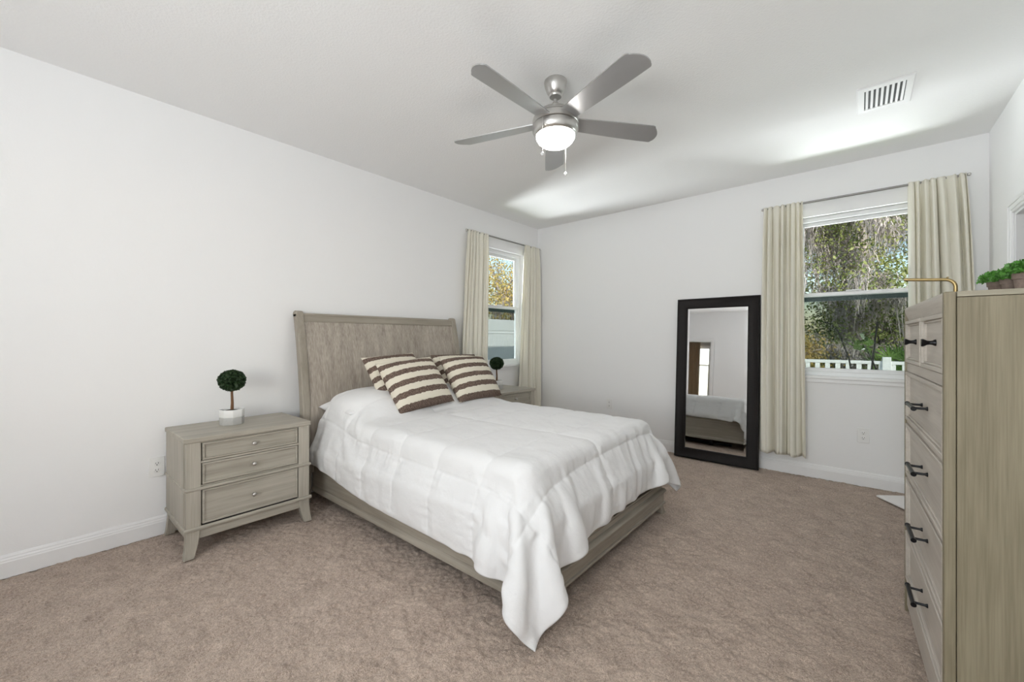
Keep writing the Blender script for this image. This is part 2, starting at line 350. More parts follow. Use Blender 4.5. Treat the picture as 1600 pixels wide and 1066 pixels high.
# windows: single hung, white vinyl, drywall return, stool below
def window(name, axis, plane, out, o, screen=True, portal=True):
    """plane: inner wall face; out: +1/-1 outward sign; o: opening (a0,a1,z0,z1)"""
    a0, a1, z0, z1 = o; root = empty(name, (0, 0, 0), **S); zr = 1.625
    def B(bm, u0, u1, d0, d1, q0, q1):
        d = sorted((plane+out*d0, plane+out*d1))
        if axis == 0: box(bm, d[0], d[1], u0, u1, q0, q1)
        else: box(bm, u0, u1, d[0], d[1], q0, q1)
    bm = bmesh.new(); f = .038
    for q in ((a0, a0+f, z0, z1), (a1-f, a1, z0, z1), (a0+f, a1-f, z1-f, z1), (a0+f, a1-f, z0, z0+f)): B(bm, q[0], q[1], .055, .13, q[2], q[3])
    finish('frame', bm, M_VINYL, root, bevel=.003)
    s = .032
    for nm, q0, q1, d0 in (('upper_sash', zr-.012, z1-f, .098), ('lower_sash', z0+f, zr+.022, .068)):
        bm = bmesh.new(); u0, u1 = a0+f, a1-f
        for q in ((u0, u0+s, q0, q1), (u1-s, u1, q0, q1), (u0+s, u1-s, q1-s, q1), (u0+s, u1-s, q0, q0+s)): B(bm, q[0], q[1], d0, d0+.026, q[2], q[3])
        sh = finish(nm, bm, M_VINYL, root, bevel=.003)
        bm = bmesh.new(); B(bm, u0+s-.004, u1-s+.004, d0+.011, d0+.015, q0+s-.004, q1-s+.004); finish('pane', bm, M_PANE, sh)
    bm = bmesh.new(); B(bm, (a0+a1)/2-.05, (a0+a1)/2+.05, .058, .070, zr+.022, zr+.034); finish('sash_lock', bm, M_VINYL, root, bevel=.003)
    if screen:
        bm = bmesh.new(); B(bm, a0+f, a1-f, .127, .1275, z0+f, zr); sc_ = finish('insect_screen', bm, M_SCREEN, root)
        bm = bmesh.new(); B(bm, a0+f, a1-f, .124, .1295, zr-.052, zr-.014); finish('screen_rail', bm, M_SCRFR, sc_)
    bm = bmesh.new(); B(bm, a0-.02, a1+.02, -.020, .056, z0-.022, z0+.004); B(bm, a0-.012, a1+.012, -.012, 0, z0-.055, z0-.022)
    finish('stool', bm, M_TRIM, root, bevel=.004)
    return root
window('window_1', 0, WA, -1, WIN_A); window('window_2', 1, WB, 1, WIN_B)
window('window_3', 1, WD, -1, WIN_D, screen=False)  # unseen window, added as the opening for the rear fill lamp
# door openings: casing, jamb
def casing(name, axis, plane, inn, o, depth):
    a0, a1, z0, z1 = o; root = empty(name, (0, 0, 0), **S)
    def B(bm, u0, u1, d0, d1, q0, q1):
        d = sorted((plane+inn*d0, plane+inn*d1))
        if axis == 0: box(bm, d[0], d[1], u0, u1, q0, q1)
        else: box(bm, u0, u1, d[0], d[1], q0, q1)
    bm = bmesh.new(); c = .068
    for u0, u1, t in ((0, c, .012), (.016, c-.004, .017), (.044, c, .022)):
        B(bm, a0-u1, a0-u0, 0, t, 0, z1+u1); B(bm, a1+u0, a1+u1, 0, t, 0, z1+u1); B(bm, a0-u0, a1+u0, 0, t, z1+u0, z1+u1)
    finish('casing', bm, M_TRIM, root, bevel=.003)
    bm = bmesh.new(); j = .016
    B(bm, a0, a0+j, 0, -depth, 0, z1-j); B(bm, a1-j, a1, 0, -depth, 0, z1-j); B(bm, a0, a1, 0, -depth, z1-j, z1)
    finish('jamb', bm, M_TRIM, root, bevel=.002); return root
casing('door_1', 0, WC, -1, DOOR_C, T); casing('door_2', 1, WD, 1, DOOR_D, T)
# spaces beyond the two openings
bm = BM((WC+T, 2.2, 2.4, 2.5, -.1, 2.6), (WC+T, 2.2, 4.5, 4.6, -.1, 2.6), (2.1, 2.2, 2.5, 4.5, -.1, 2.6), (WC+T, 2.2, 2.4, 4.6, 2.5, 2.6))
finish('wall_closet', bm, M_WALL, **S); finish('floor_closet', BM((WC+T, 2.2, 2.4, 4.6, -.1, -.006)), M_CARPET, **S)
y0 = WD-T
wall('wall_next_room_far', 1, -4.14, -4.0, -4.8, -1.5, [(-4.15, -3.35, .6, 2.2)])
bm = BM((-4.8, -4.7, -4.0, y0, -.1, 2.84), (-1.85, -1.75, -4.0, y0, -.1, 2.84), (-4.8, -1.75, -4.0, y0, H, 2.84), (-4.7, WA-T, y0-.1, y0, -.1, H)); finish('wall_next_room', bm, M_WALL, **S)
finish('floor_next_room', BM((-4.8, -1.75, -4.0, y0, -.1, -.006)), M_CARPET, **S)
window('window_4', 1, -4.0, -1, (-4.15, -3.35, .6, 2.2), screen=False)

# ------------------------------------------------------------------ curtains and rods
def curtain(name, axis, base, out, z0, z1, t0, t1, b0, b1, folds, seed, label, group, m=M_CURT, amp=.042):
    """hangs on a rod; t0..t1 span at top, b0..b1 at the hem; base: depth of the rod plane; out: into the room sign"""
    rng = np.random.default_rng(seed); nu, nv = 150, 70
    s = np.linspace(0, 1, nu)[:, None]; v = np.linspace(0, 1, nv)[None, :]     # v: 0 top, 1 hem
    k = v**.75
    ph = rng.random(6)*6.28
    ws = s+.030*np.sin(2*np.pi*(1.2*s+.22*v)+ph[0])+.014*np.sin(2*np.pi*2.7*s+ph[1]-.7*v)
    lobe = lambda f, p, e: np.abs(np.sin(np.pi*f*ws+p))**e*2-1          # round lobes with sharp inner creases
    fine = lobe(folds*1.55, ph[2], .8); broad = lobe(folds*.72, ph[3], .75)
    a = amp*(.5+.5*np.minimum(1, v*7))
    mod = .75+.5*np.sin(2*np.pi*1.1*s+ph[4]+.9*v)**2
    d = a*((.85-.62*k)*fine*mod+(.25+.95*k)*broad)
    wave = fine
    gather = np.exp(-((v-.032)/.012)**2)*.25      # stitched rod pocket
    d = d*(1-gather)
    lo = t0+(b0-t0)*k; hi = t1+(b1-t1)*k
    U = lo+(hi-lo)*(s+.010*np.sin(2*np.pi*folds*ws*2+ph[0])*(1-.5*k))
    Zz = z1+(z0-z1)*v+.006*np.sin(2*np.pi*folds*ws+ph[0])*v
    top = .007*np.abs(np.sin(2*np.pi*folds*ws))*(1-np.minimum(1, v*20)); Zz = Zz-top
    D = base+out*(d+.30*amp)
    V = np.stack([D, U+0*D, Zz+0*D], 2) if axis == 0 else np.stack([U+0*D, D, Zz+0*D], 2)
    o = npmesh(name, V.reshape(-1, 3), gridfaces(nu, nv), m, label=label, cat='curtain', group=group)
    sd = o.modifiers.new('cloth', 'SOLIDIFY'); sd.thickness = .0022; sd.offset = 0; return o
def rod(axis, base, wallp, z, a0, a1, label):
    mid = (a0+a1)/2; root = empty('curtain_rod', (base, mid, z) if axis == 0 else (mid, base, z), label=label, cat='curtain rod', group='curtain rods above the windows')
    def P(u, d=0, zz=0): return (d, u-mid, zz) if axis == 0 else (u-mid, d, zz)
    bm = bmesh.new(); tube(bm, [P(a0), P(a1)], .009, 12); finish('rod', bm, M_RODM, root, smooth=True)
    for e, sg in ((a0, -1), (a1, 1)):
        bm = bmesh.new(); tube(bm, [P(e), P(e+sg*.010), P(e+sg*.016)], [.011, .012, .006], 12); finish('finial', bm, M_NICKEL, root, smooth=True)
    for e in (a0+.03, a1-.03):
        bm = bmesh.new(); tube(bm, [P(e, 0, -.009), P(e, (wallp-base)*.98, -.009)], .004, 8); finish('bracket', bm, M_NICKEL, root, smooth=True)
    return root
RB, RA = WB-.055, WA+.048
rod(1, RB, WB, 2.447, -.690, .612, 'thin metal curtain rod over the wide window on the back wall')
rod(0, RA, WA, 2.449, 3.150, 4.500, 'thin metal curtain rod over the small window by the bed')
G1 = 'cream curtains'
curtain('curtain', 1, RB, -1, .175, 2.462, -.684, -.384, -.712, -.362, 4.5, 11, 'long cream curtain panel between the black mirror and the wide window', G1)
curtain('curtain', 1, RB, -1, .175, 2.462, .289, .603, .300, .680, 4.5, 23, 'cream curtain panel right of the wide window, behind the tall chest', G1)
curtain('curtain', 0, RA, 1, .180, 2.462, 3.165, 3.500, 3.010, 3.470, 4.5, 5, 'cream curtain panel next to the bed headboard', G1, amp=.024)
curtain('curtain', 0, RA, 1, .180, 2.462, 4.161, 4.480, 3.99, 4.500, 4.5, 42, 'cream curtain panel hanging in the room corner beside the small window', G1, amp=.028)
# the next room seen in the mirror
curtain('curtain', 1, -3.92, 1, .05, 2.35, -3.98, -3.62, -4.00, -3.60, 4, 8, 'tan curtain in the next room, seen only in the mirror reflection', 'curtains of the next room', M_CURT2, amp=.02)

# ------------------------------------------------------------------ bed
BX0, BXF, BY0, BY1 = -3.20, -1.07, 1.385, 2.885
bed = empty('bed', (-2.2, 2.135, 0), label='queen sleigh bed of washed grey wood with tall curved headboard', cat='bed')
bed_o = Vector((-2.2, 2.135, 0))
def bedfix(o): o.matrix_parent_inverse = Matrix.Translation(-bed_o); return o
def hb_x(z):        # front face of the headboard panel, a sleigh curve leaning back
    t = max(0, min(1, (z-.25)/1.2)); return -3.155-.02*t-.125*t**2.3
def hb_strip(y0, y1, z0, z1, front, thick, n=26):
    bm = bmesh.new(); rows = []
    for i in range(n+1):
        z = z0+(z1-z0)*i/n; x = hb_x(z)+front
        rows.append([bm.verts.new((x, y0, z)), bm.verts.new((x, y1, z)), bm.verts.new((x-thick, y1, z)), bm.verts.new((x-thick, y0, z))])
    for a, b in zip(rows, rows[1:]):
        for k in range(4): bm.faces.new((a[k], a[(k+1) % 4], b[(k+1) % 4], b[k]))
    bm.faces.new(rows[0]); bm.faces.new(rows[-1]); return bm
HY0, HY1 = 1.318, 2.935
bedfix(finish('headboard_panel', hb_strip(HY0+.05, HY1-.05, .22, 1.375, 0, .022), HB_Z, bed, smooth=True))
for a, b in ((HY0, HY0+.055), (HY1-.055, HY1)):
    bm = hb_strip(a, b, .10, 1.425, .014, .062)
    bmesh.ops.remove_doubles(bm, verts=bm.verts[:], dist=1e-6)
    prism(bm, [(hb_x(1.425)-.018+.033*math.cos(t), 1.424+.026*math.sin(t)) for t in np.linspace(0, 2*math.pi, 20, endpoint=False)], 1, a, b)
    box(bm, hb_x(.1)-.045, hb_x(.1)+.010, a, b, 0, .12)
    bedfix(finish('headboard_post', bm, B_Z, bed, bevel=.005))
bm = hb_strip(HY0+.053, HY1-.053, 1.365, 1.418, .006, .045)
prism(bm, [(hb_x(1.42)-.017+.026*math.cos(t), 1.416+.018*math.sin(t)) for t in np.linspace(0, 2*math.pi, 20, endpoint=False)], 1, HY0+.053, HY1-.053)
bedfix(finish('headboard_rail', bm, B_Y, bed, bevel=.003))
for y, sg in ((BY0+.012, -1), (BY1-.012, 1)):
    a, b = sorted((y, y-sg*.026))
    r = bedfix(finish('side_rail', BM((-3.19, BXF-.05, a, b, .085, .36)), B_X, bed, bevel=.003))
    lo, hi = sorted((y, y+sg*.016))
    bm = bmesh.new(); prism(bm, [(lo if sg > 0 else hi, .083), (hi if sg > 0 else lo, .083), (hi if sg > 0 else lo, .103), (y+sg*.010, .112), (y+sg*.004, .118), (y, .122)], 0, -3.16, BXF-.04)
    o = finish('ledge_molding', bm, B_X, r, bevel=.002); o.matrix_parent_inverse = Matrix.Translation(-bed_o)
for o in [c for c in bed.children if c.name.startswith('side_rail')]:
    for c in o.children: c.matrix_parent_inverse = Matrix.Identity(4)
# footboard: rails, three stiles, two recessed panels, projecting base moulding
FY0, FY1 = 1.365, 2.905
bm = BM((BXF-.034, BXF, FY0, FY1, .155, .200), (BXF-.034, BXF, FY0, FY1, .385, .43), (BXF-.034, BXF, 2.115, 2.155, .20, .385), (BXF-.034, BXF, FY0, FY0+.055, .20, .385), (BXF-.034, BXF, FY1-.055, FY1, .20, .385))
fb = bedfix(finish('footboard', bm, B_Y, bed, bevel=.003))
def sub(o): return o
for a, b in ((FY0+.055, 2.115), (2.155, FY1-.055)):
    sub(finish('panel', BM((BXF-.032, BXF-.024, a-.003, b+.003, .197, .388)), B_Y, fb))
    bm = BM((BXF-.014, BXF-.003, a, b, .200, .212), (BXF-.014, BXF-.003, a, b, .373, .385), (BXF-.014, BXF-.003, a, a+.012, .212, .373), (BXF-.014, BXF-.003, b-.012, b, .212, .373))
    finish('panel_bead', bm, B_Y, fb, bevel=.002)
bm = BM((BXF-.034, BXF+.012, FY0-.008, FY1+.008, .066, .150)); prism(bm, [(BXF-.034, .148), (BXF+.026, .148), (BXF+.031, .158), (BXF+.022, .168), (BXF+.004, .172), (BXF-.034, .172)], 1, FY0-.014, FY1+.014)
box(bm, BXF-.02, BXF+.024, FY0-.016, FY1+.016, .066, .080)
finish('base_molding', bm, B_Y, fb, bevel=.003)
def flared_leg(x, y, sx, sy, h=.155, w=.058):
    bm = bmesh.new(); n = 8; rows = []
    for i in range(n+1):
        t = i/n; z = h*(1-t); fl = .020*t**2.2; ww = w*(1-.18*t)
        xs = sorted((x+sx*(fl), x+sx*(fl-ww))); ys = sorted((y+sy*fl, y+sy*(fl-ww)))
        rows.append([bm.verts.new((xs[0], ys[0], z)), bm.verts.new((xs[1], ys[0], z)), bm.verts.new((xs[1], ys[1], z)), bm.verts.new((xs[0], ys[1], z))])
    for a, b in zip(rows, rows[1:]):
        for k in range(4): bm.faces.new((a[k], a[(k+1) % 4], b[(k+1) % 4], b[k]))
    bm.faces.new(rows[0]); bm.faces.new(rows[-1]); return bm
for y, sy in ((FY0, -1), (FY1, 1)): bedfix(finish('leg', flared_leg(BXF, y, 1, sy), B_Z, bed, bevel=.003))
bedfix(finish('slat_deck', BM((-3.16, BXF-.04, BY0+.04, BY1-.04, .285, .315)), M_DARK, bed))
for x in (-2.75, -2.15, -1.55):
    bedfix(finish('support_leg', BM((x-.02, x+.02, 2.72, 2.76, 0, .29)), M_BLACK, bed, bevel=.003, label='black metal support leg under the bed'))
bedfix(finish('support_bar', BM((-3.1, -1.3, 2.725, 2.755, .02, .045)), M_BLACK, bed, bevel=.003, label='black metal bar under the bed'))
# panel mesh objects under footboard inherit the bed offset through their parent
for c in fb.children: c.matrix_parent_inverse = Matrix.Identity(4)

def rounded_box_np(x0, x1, y0, y1, z0, z1, r):
    bm = BM((x0, x1, y0, y1, z0, z1)); bmesh.ops.bevel(bm, geom=bm.edges[:], offset=r, segments=4, profile=.5, affect='EDGES'); return bm
finish('mattress', rounded_box_np(-3.15, -1.13, 1.42, 2.86, .316, .635, .05), M_MATT, smooth=True, label='white mattress on the bed frame, hidden under the comforter', cat='mattress')
# ---- sleeping pillows under the comforter
PIL = [(-2.92, 1.785, .695), (-2.92, 2.49, .695)]; PS = (.30, .315, .125)
def cushion_np(wd, ht, th, n=40, pinch=.16):
    """soft square cushion in local x (thickness), y (width), z (height from 0 to ht)"""
    u = np.linspace(-1, 1, n); U, Vv = np.meshgrid(u, u, indexing='ij')
    prof = ((1-np.abs(U)**2.4)*(1-np.abs(Vv)**2.4))
    t = th*.5*np.clip(prof, 0, 1)**.52
    k = 1-pinch*(1-np.abs(U)**1.0)*0
    Y = U*wd/2*(1-.055*(1-Vv**2)*np.abs(U)**3+.0); Z = (Vv*(1-.055*(1-U**2)*np.abs(Vv)**3)+1)*ht/2
    A = np.stack([t, Y, Z], 2).reshape(-1, 3); B = np.stack([-t, Y, Z], 2).reshape(-1, 3)
    F = gridfaces(n, n); F2 = F[:, ::-1]+n*n
    V = np.vstack([A, B]); return V, np.vstack([F, F2])
def weld(o, d=1e-4):
    bm = bmesh.new(); bm.from_mesh(o.data); bmesh.ops.remove_doubles(bm, verts=bm.verts[:], dist=d); bmesh.ops.recalc_face_normals(bm, faces=bm.faces[:])
    bm.to_mesh(o.data); bm.free(); return o
for i, (px, py, pz) in enumerate(PIL):
    V, F = cushion_np(.70, .48, .19)
    o = weld(npmesh('bed_pillow', V, F, M_SHEET, label=('white bed pillow under the comforter on the nightstand side, its corner peeking out', 'white bed pillow under the comforter on the window side')[i], cat='pillow', group='white bed pillows'))
    o.matrix_world = Matrix(((0, 0, 1, px-.27), (0, 1, 0, py-(.012 if i == 0 else 0)), (-1, 0, 0, 0), (0, 0, 0, 1))) @ Matrix.Identity(4)
    o.rotation_euler = (0, R(90), 0); o.location = (px-.26, py, .708)

# ---- comforter: a cloth draped over the bed by a small position-based simulation
def drape():
    L, Wd, g = 2.36, 2.08, .0265
    nu, nv = int(L/g)+1, int(Wd/g)+1
    u = np.arange(nu)*g; v = np.arange(nv)*g
    P = np.zeros((nu, nv, 3)); a = (u/u[-1])[:, None]; b = (v/v[-1])[None, :]
    # flat outline: overhang grows towards the foot corner on the nightstand side
    P[..., 0] = -3.165+a*((-1.06+.31)*(1-b)+(-1.06+.22)*b+3.165)
    yl = 1.375-.35-.02*a; yr = 2.90+.21+.03*a; P[..., 1] = yl+(yr-yl)*b
    cw = a**7*(1-b)**7; P[..., 0] -= .03*cw; P[..., 1] += .03*cw
    rng = np.random.default_rng(5)
    P[..., 2] = .86+.004*rng.random((nu, nv)); Q = P.copy()
    def idx(): return np.arange(nu*nv).reshape(nu, nv)
    I = idx(); sets = []
    def add(a, b, k, rest):
        # split in independent batches
        a, b = a.ravel(), b.ravel(); pf = P.reshape(-1, 3)[:, :2]
        sets.append((a, b, k, np.linalg.norm(pf[a]-pf[b], axis=1)))
    for st, k in ((1, 1.0), (2, .22)):
        for off in range(2*st):
            r = np.array([x for x in range(nu-st) if (x//st) % 2 == (off//st) and (x % st) == off % st]) if st > 1 else np.arange(off, nu-1, 2)
            if len(r): add(I[r], I[r+st], k, st*g)
            r = np.array([x for x in range(nv-st) if (x//st) % 2 == (off//st) and (x % st) == off % st]) if st > 1 else np.arange(off, nv-1, 2)
            if len(r): add(I[:, r], I[:, r+st], k, st*g)
    for off in (0, 1):
        r = np.arange(off, nu-1, 2)
        for c0 in (0, 1):
            c = np.arange(c0, nv-1, 2); ii = np.ix_(r, c); jj = np.ix_(r+1, c+1); kk = np.ix_(r, c+1); ll = np.ix_(r+1, c)
            add(I[ii], I[jj], .12, g*2**.5); add(I[kk], I[ll], .12, g*2**.5)
    p = P.reshape(-1, 3); q = Q.reshape(-1, 3)
    boxes = [((-3.15, 1.42, .30), (-1.13, 2.86, .640), .06), ((-3.22, 1.362, .06), (-1.052, 2.907, .435), .03)]
    th = .020
    def collide(p, q):
        hit = np.zeros(len(p), bool)
        for lo, hi, r in boxes:
            c = (np.array(lo)+np.array(hi))/2; h = (np.array(hi)-np.array(lo))/2-r
            d = p-c; ad = np.abs(d)-h; out = np.maximum(ad, 0); ln = np.linalg.norm(out, axis=1)
            inside = ad.max(1) < 0
            sd = np.where(inside, ad.max(1), ln)-r-th
            m = sd < 0
            if not m.any(): continue
            nrm = np.sign(d)*out/np.maximum(ln, 1e-9)[:, None]
            k = np.argmax(ad, 1); ni = np.zeros_like(p); ni[np.arange(len(p)), k] = np.sign(d[np.arange(len(p)), k]); nrm[inside] = ni[inside]
            p[m] -= nrm[m]*sd[m][:, None]; hit |= m
        for cx, cy, cz in PIL:
            s = np.array([PS[0], PS[1], PS[2]])+th; d = (p-np.array([cx, cy, cz]))/s; e = (np.abs(d)**2.6).sum(1)**(1/2.6)
            m = (e < 1)
            if m.any():
                gr = np.sign(d)*np.abs(d)**1.6/s; gr /= np.maximum(np.linalg.norm(gr, axis=1), 1e-9)[:, None]
                p[m] += gr[m]*((1-e[m])*s.min())[:, None]; hit |= m
        # left nightstand side and headboard
        m = (p[:, 0] < -2.86) & (p[:, 1] < 1.275) & (p[:, 2] < .70); p[m, 1] = 1.275
        m = p[:, 0] < -3.165; p[m, 0] = -3.165
        m = p[:, 2] < .010; p[m, 2] = .010; hit |= m
        top = hit & (p[:, 2] > .60)
        q[hit] += (p[hit]-q[hit])*.5; q[top, :2] = p[top, :2]      # friction; cotton grips on top of the bed
        return top
    top = np.zeros(len(p), bool)
    for step in range(560):
        dt = .012 if step < 200 else .007 if step < 320 else .003
        vel = (p-q)*(.98 if step < 320 else .93); q[:] = p
        vm = np.linalg.norm(vel, axis=1); f = np.minimum(1, .02/np.maximum(vm, 1e-9)); p += vel*f[:, None]; p[:, 2] -= 9.8*dt*dt
        hold = p[top, :2].copy()
        for it in range(4 if step < 320 else 7):
            for a, b, k, rest in sets:
                d = p[b]-p[a]; ln = np.sqrt((d*d).sum(1)); c = k*.5*(ln-rest)/np.maximum(ln, 1e-9)
                c = c[:, None]*d; p[a] += c; p[b] -= c
        if step > 60: p[top, :2] = hold+(p[top, :2]-hold)*.15
        top = collide(p, q)
    return p.reshape(nu, nv, 3), u, v
def upsample(A, k):
    """Catmull-Rom upsampling on axis 0"""
    n = len(A); t = np.linspace(0, n-1, (n-1)*k+1); i = np.minimum(t.astype(int), n-2); f = (t-i)
    f = f.reshape(-1, *([1]*(A.ndim-1))); g = lambda j: A[np.clip(j, 0, n-1)]
    a, b, c, d = g(i-1), g(i), g(i+1), g(i+2)
    return .5*(2*b+(c-a)*f+(2*a-5*b+4*c-d)*f*f+(3*b-a-3*c+d)*f**3)
def comforter():
    P, u, v = drape(); K = 4
    P = upsample(P, K); P = np.swapaxes(upsample(np.swapaxes(P, 0, 1), K), 0, 1)
    nu, nv = P.shape[:2]; U = np.linspace(0, u[-1], nu)[:, None]+np.zeros((1, nv)); Vv = np.linspace(0, v[-1], nv)[None, :]+np.zeros((nu, 1))
    L, Wd = u[-1], v[-1]
    du = np.gradient(P, axis=0); dv = np.gradient(P, axis=1); N = np.cross(du, dv); N /= np.linalg.norm(N, axis=2)[..., None]+1e-12
    def lines(t, ls): return np.min(np.abs(t[..., None]-np.array(ls)), axis=-1)
    seam_v = [.335, Wd/2, Wd-.335]; seam_u = [L-.335-.325*i for i in range(8)]
    dV, dU = lines(Vv, seam_v), lines(U, seam_u)
    edge = np.minimum(np.minimum(Vv, Wd-Vv), np.minimum(U, L-U))
    ds = np.minimum(np.minimum(dV, dU), edge)
    puff = .0105*(1-np.exp(-(ds/.05)**1.5))-.004*np.exp(-(ds/.006)**2)
    rng = np.random.default_rng(9)
    def vn(a, b, sa, sb):
        i = a/sa; j = b/sb; G = rng.random((int(i.max())+3, int(j.max())+3)); x = i.astype(int); y = j.astype(int); i = i-x; j = j-y
        i = i*i*(3-2*i); j = j*j*(3-2*j)
        return G[x, y]*(1-i)*(1-j)+G[x+1, y]*i*(1-j)+G[x, y+1]*(1-i)*j+G[x+1, y+1]*i*j-.5
    # small gathers crossing the seams, stronger on the hanging borders
    hang = np.clip((.66-P[..., 2])/.12, 0, 1)
    wr = .010*np.exp(-dU/.045)*vn(U, Vv, .10, .022)+.009*np.exp(-dV/.045)*vn(U, Vv, .022, .10)
    wr = wr*(.35+.65*hang)
    foot = np.clip((U-(L-.62))/.2, 0, 1)
    wr += .020*hang*foot*vn(U, Vv+.18*U, .42, .050)*(.35+1.3*(vn(U, Vv, .3, .22)+.5))
    wr += .010*hang*(1-foot)*vn(U+.1*Vv, Vv, .055, .40)
    wr += .004*vn(U, Vv, .08, .06)+.008*vn(U, Vv, .2, .16)
    corner = np.exp(-(((U-(L-.33))/.26)**2+((Vv-.30)/.24)**2))
    wr += .026*corner*vn(U-Vv+5, U+Vv, .55, .060)
    P = P+N*(puff+wr*np.clip(edge/.03, .3, 1))[..., None]
    P[..., 2] = np.maximum(P[..., 2], .008)
    o = npmesh('comforter', P.reshape(-1, 3), gridfaces(nu, nv), M_COMF, label='white quilted comforter draped over the bed, one corner touching the carpet', cat='comforter')
    sd = o.modifiers.new('filling', 'SOLIDIFY'); sd.thickness = .012; sd.offset = -1; return o
comforter()

# ---- four striped throw pillows
def throw_pillow(bottom, top, wd, ht, th, label, roll=0, yaw=0):
    V, F = cushion_np(wd, ht, th)
    o = weld(npmesh('throw_pillow', V, F, M_PILLOW, label=label, cat='pillow', group='striped throw pillows'))
    b = Vector(bottom); up = (Vector(top)-b).normalized(); y = Vector((math.sin(yaw)*-1, math.cos(yaw), 0)); y = (y-up*y.dot(up)).normalized(); x = y.cross(up)
    M = Matrix((x, y, up)).transposed().to_4x4(); M = M @ Matrix.Rotation(roll, 4, 'X'); M.translation = b; o.matrix_world = M; return o
throw_pillow((-2.53, 1.995, .700), (-2.80, 1.97, 1.05), .54, .455, .205, 'striped brown and cream throw pillow in front on the left, nearest the foot', R(1), R(-1))
throw_pillow((-2.53, 2.575, .700), (-2.78, 2.565, 1.05), .54, .45, .205, 'striped brown and cream throw pillow in front on the window side', R(-1), R(1))
throw_pillow((-2.735, 1.965, .745), (-2.97, 1.945, 1.06), .51, .44, .16, 'striped throw pillow behind the front left one, against the headboard side', R(1), 0)
throw_pillow((-2.735, 2.635, .745), (-2.97, 2.645, 1.055), .56, .42, .16, 'striped throw pillow mostly hidden behind the window-side pillow', 0, 0)

# ------------------------------------------------------------------ nightstands
def nightstand(loc, label):
    r = empty('nightstand', loc, label=label, cat='nightstand', group='grey washed wood nightstands')
    D, Wn, Hn = .49, .69, .675          # local: front at x=0, back at x=-D, y 0..Wn
    b = .010
    finish('carcass', BM((-D+.005, -.030, b+.004, Wn-b-.004, .150, .648)), W_Z, r)
    finish('tabletop', BM((-D, .006, 0, Wn, .646, Hn)), W_Y, r, bevel=.006)
    for y in (b, Wn-b-.070):
        finish('front_post', BM((-.032, -.002, y, y+.070, .150, .648)), W_Z, r, bevel=.003)
    for y in (b-.004, Wn-b-.006):
        finish('side_panel', BM((-D+.006, -.034, y, y+.010, .160, .646)), W_Z, r, bevel=.002)
    def bead(z, t, p):
        bm = bmesh.new()
        pr = [(0, z-t/2), (p*.7, z-t/2), (p, z-t/6), (p, z+t/6), (p*.7, z+t/2), (0, z+t/2)]
        prism(bm, [(-.004+u, zz) for u, zz in pr], 1, -p+b, Wn-b+p)
        prism(bm, [(b-u, zz) for u, zz in pr], 0, -D+.004, -.004+p*.6); prism(bm, [(Wn-b+u, zz) for u, zz in pr], 0, -D+.004, -.004+p*.6)
        return bm
    finish('waist_molding', bead(.383, .018, .009), W_Y, r, bevel=.002)
    finish('base_molding', bead(.160, .022, .012), W_Y, r, bevel=.002)
    finish('apron', BM((-.030, -.010, b+.03, Wn-b-.03, .098, .152)), W_Y, r, bevel=.002)
    for y in (b+.004, Wn-b-.022): finish('side_apron', BM((-D+.03, -.04, y, y+.018, .105, .152)), W_X, r, bevel=.002)
    y0, y1 = b+.073, Wn-b-.073
    finish('drawer_rail', BM((-.03, -.006, y0-.003, y1+.003, .525, .537), (-.03, -.006, y0-.003, y1+.003, .392, .400), (-.03, -.006, y0-.003, y1+.003, .640, .648)), W_Y, r)
    finish('drawer_recess', BM((-.0305, -.026, y0-.002, y1+.002, .152, .646)), M_DARK, r)
    for z0, z1 in ((.540, .638), (.403, .522), (.178, .371)):
        bm = BM((-.028, -.011, y0+.004, y1-.004, z0, z1)); e = .011
        for q in ((y0+.003, y1-.003, z0, z0+e), (y0+.003, y1-.003, z1-e, z1), (y0+.003, y0+.003+e, z0+e, z1-e), (y1-.003-e, y1-.003, z0+e, z1-e)):
            box(bm, -.028, -.002, *q)
        dr = finish('drawer', bm, W_Y, r, bevel=.002)
        bm = bmesh.new(); lathe(bm, [(.006, 0), (.005, .012), (.008, .014), (.0125, .018), (.0135, .022), (.011, .028), (.006, .031), (0, .032)], n=20)
        bmesh.ops.rotate(bm, verts=bm.verts[:], cent=(0, 0, 0), matrix=Matrix.Rotation(R(90), 3, 'Y')); bmesh.ops.translate(bm, verts=bm.verts[:], vec=(-.011, (y0+y1)/2, (z0+z1)/2))
        finish('knob', bm, M_NICKEL, dr, smooth=True)
    for x, sx in ((-.002, 1), (-D+.006, -1)):
        for y, sy in ((b, -1), (Wn-b, 1)): finish('leg', flared_leg(x, y, sx if sx > 0 else -.001, -sy if sx < 0 else -sy*.6 if False else sy*.001, h=.152, w=.064) if False else leg_saber(x, y, sx, sy), W_Z, r, bevel=.003)
    return r
def leg_saber(x, y, sx, sy, h=.152, w=.066):
    """foot that tapers from the post and curves outward at the carpet (inner edge curved)"""
    bm = bmesh.new(); n = 9; rows = []
    for i in range(n+1):
        t = i/n; z = h*(1-t); ww = w*(1-.27*t**1.3); fl = .013*t**2.2
        dd = .032 if True else ww
        xs = sorted((x+sx*fl, x+sx*(fl-.045*(1-.2*t)))); ys = sorted((y+sy*fl, y+sy*(fl-ww)))
        rows.append([bm.verts.new((xs[0], ys[0], z)), bm.verts.new((xs[1], ys[0], z)), bm.verts.new((xs[1], ys[1], z)), bm.verts.new((xs[0], ys[1], z))])
    for a, b in zip(rows, rows[1:]):
        for k in range(4): bm.faces.new((a[k], a[(k+1) % 4], b[(k+1) % 4], b[k]))
    bm.faces.new(rows[0]); bm.faces.new(rows[-1]); return bm
ns = nightstand((-2.850, .551, 0), 'washed grey three-drawer nightstand left of the bed, fully in view')
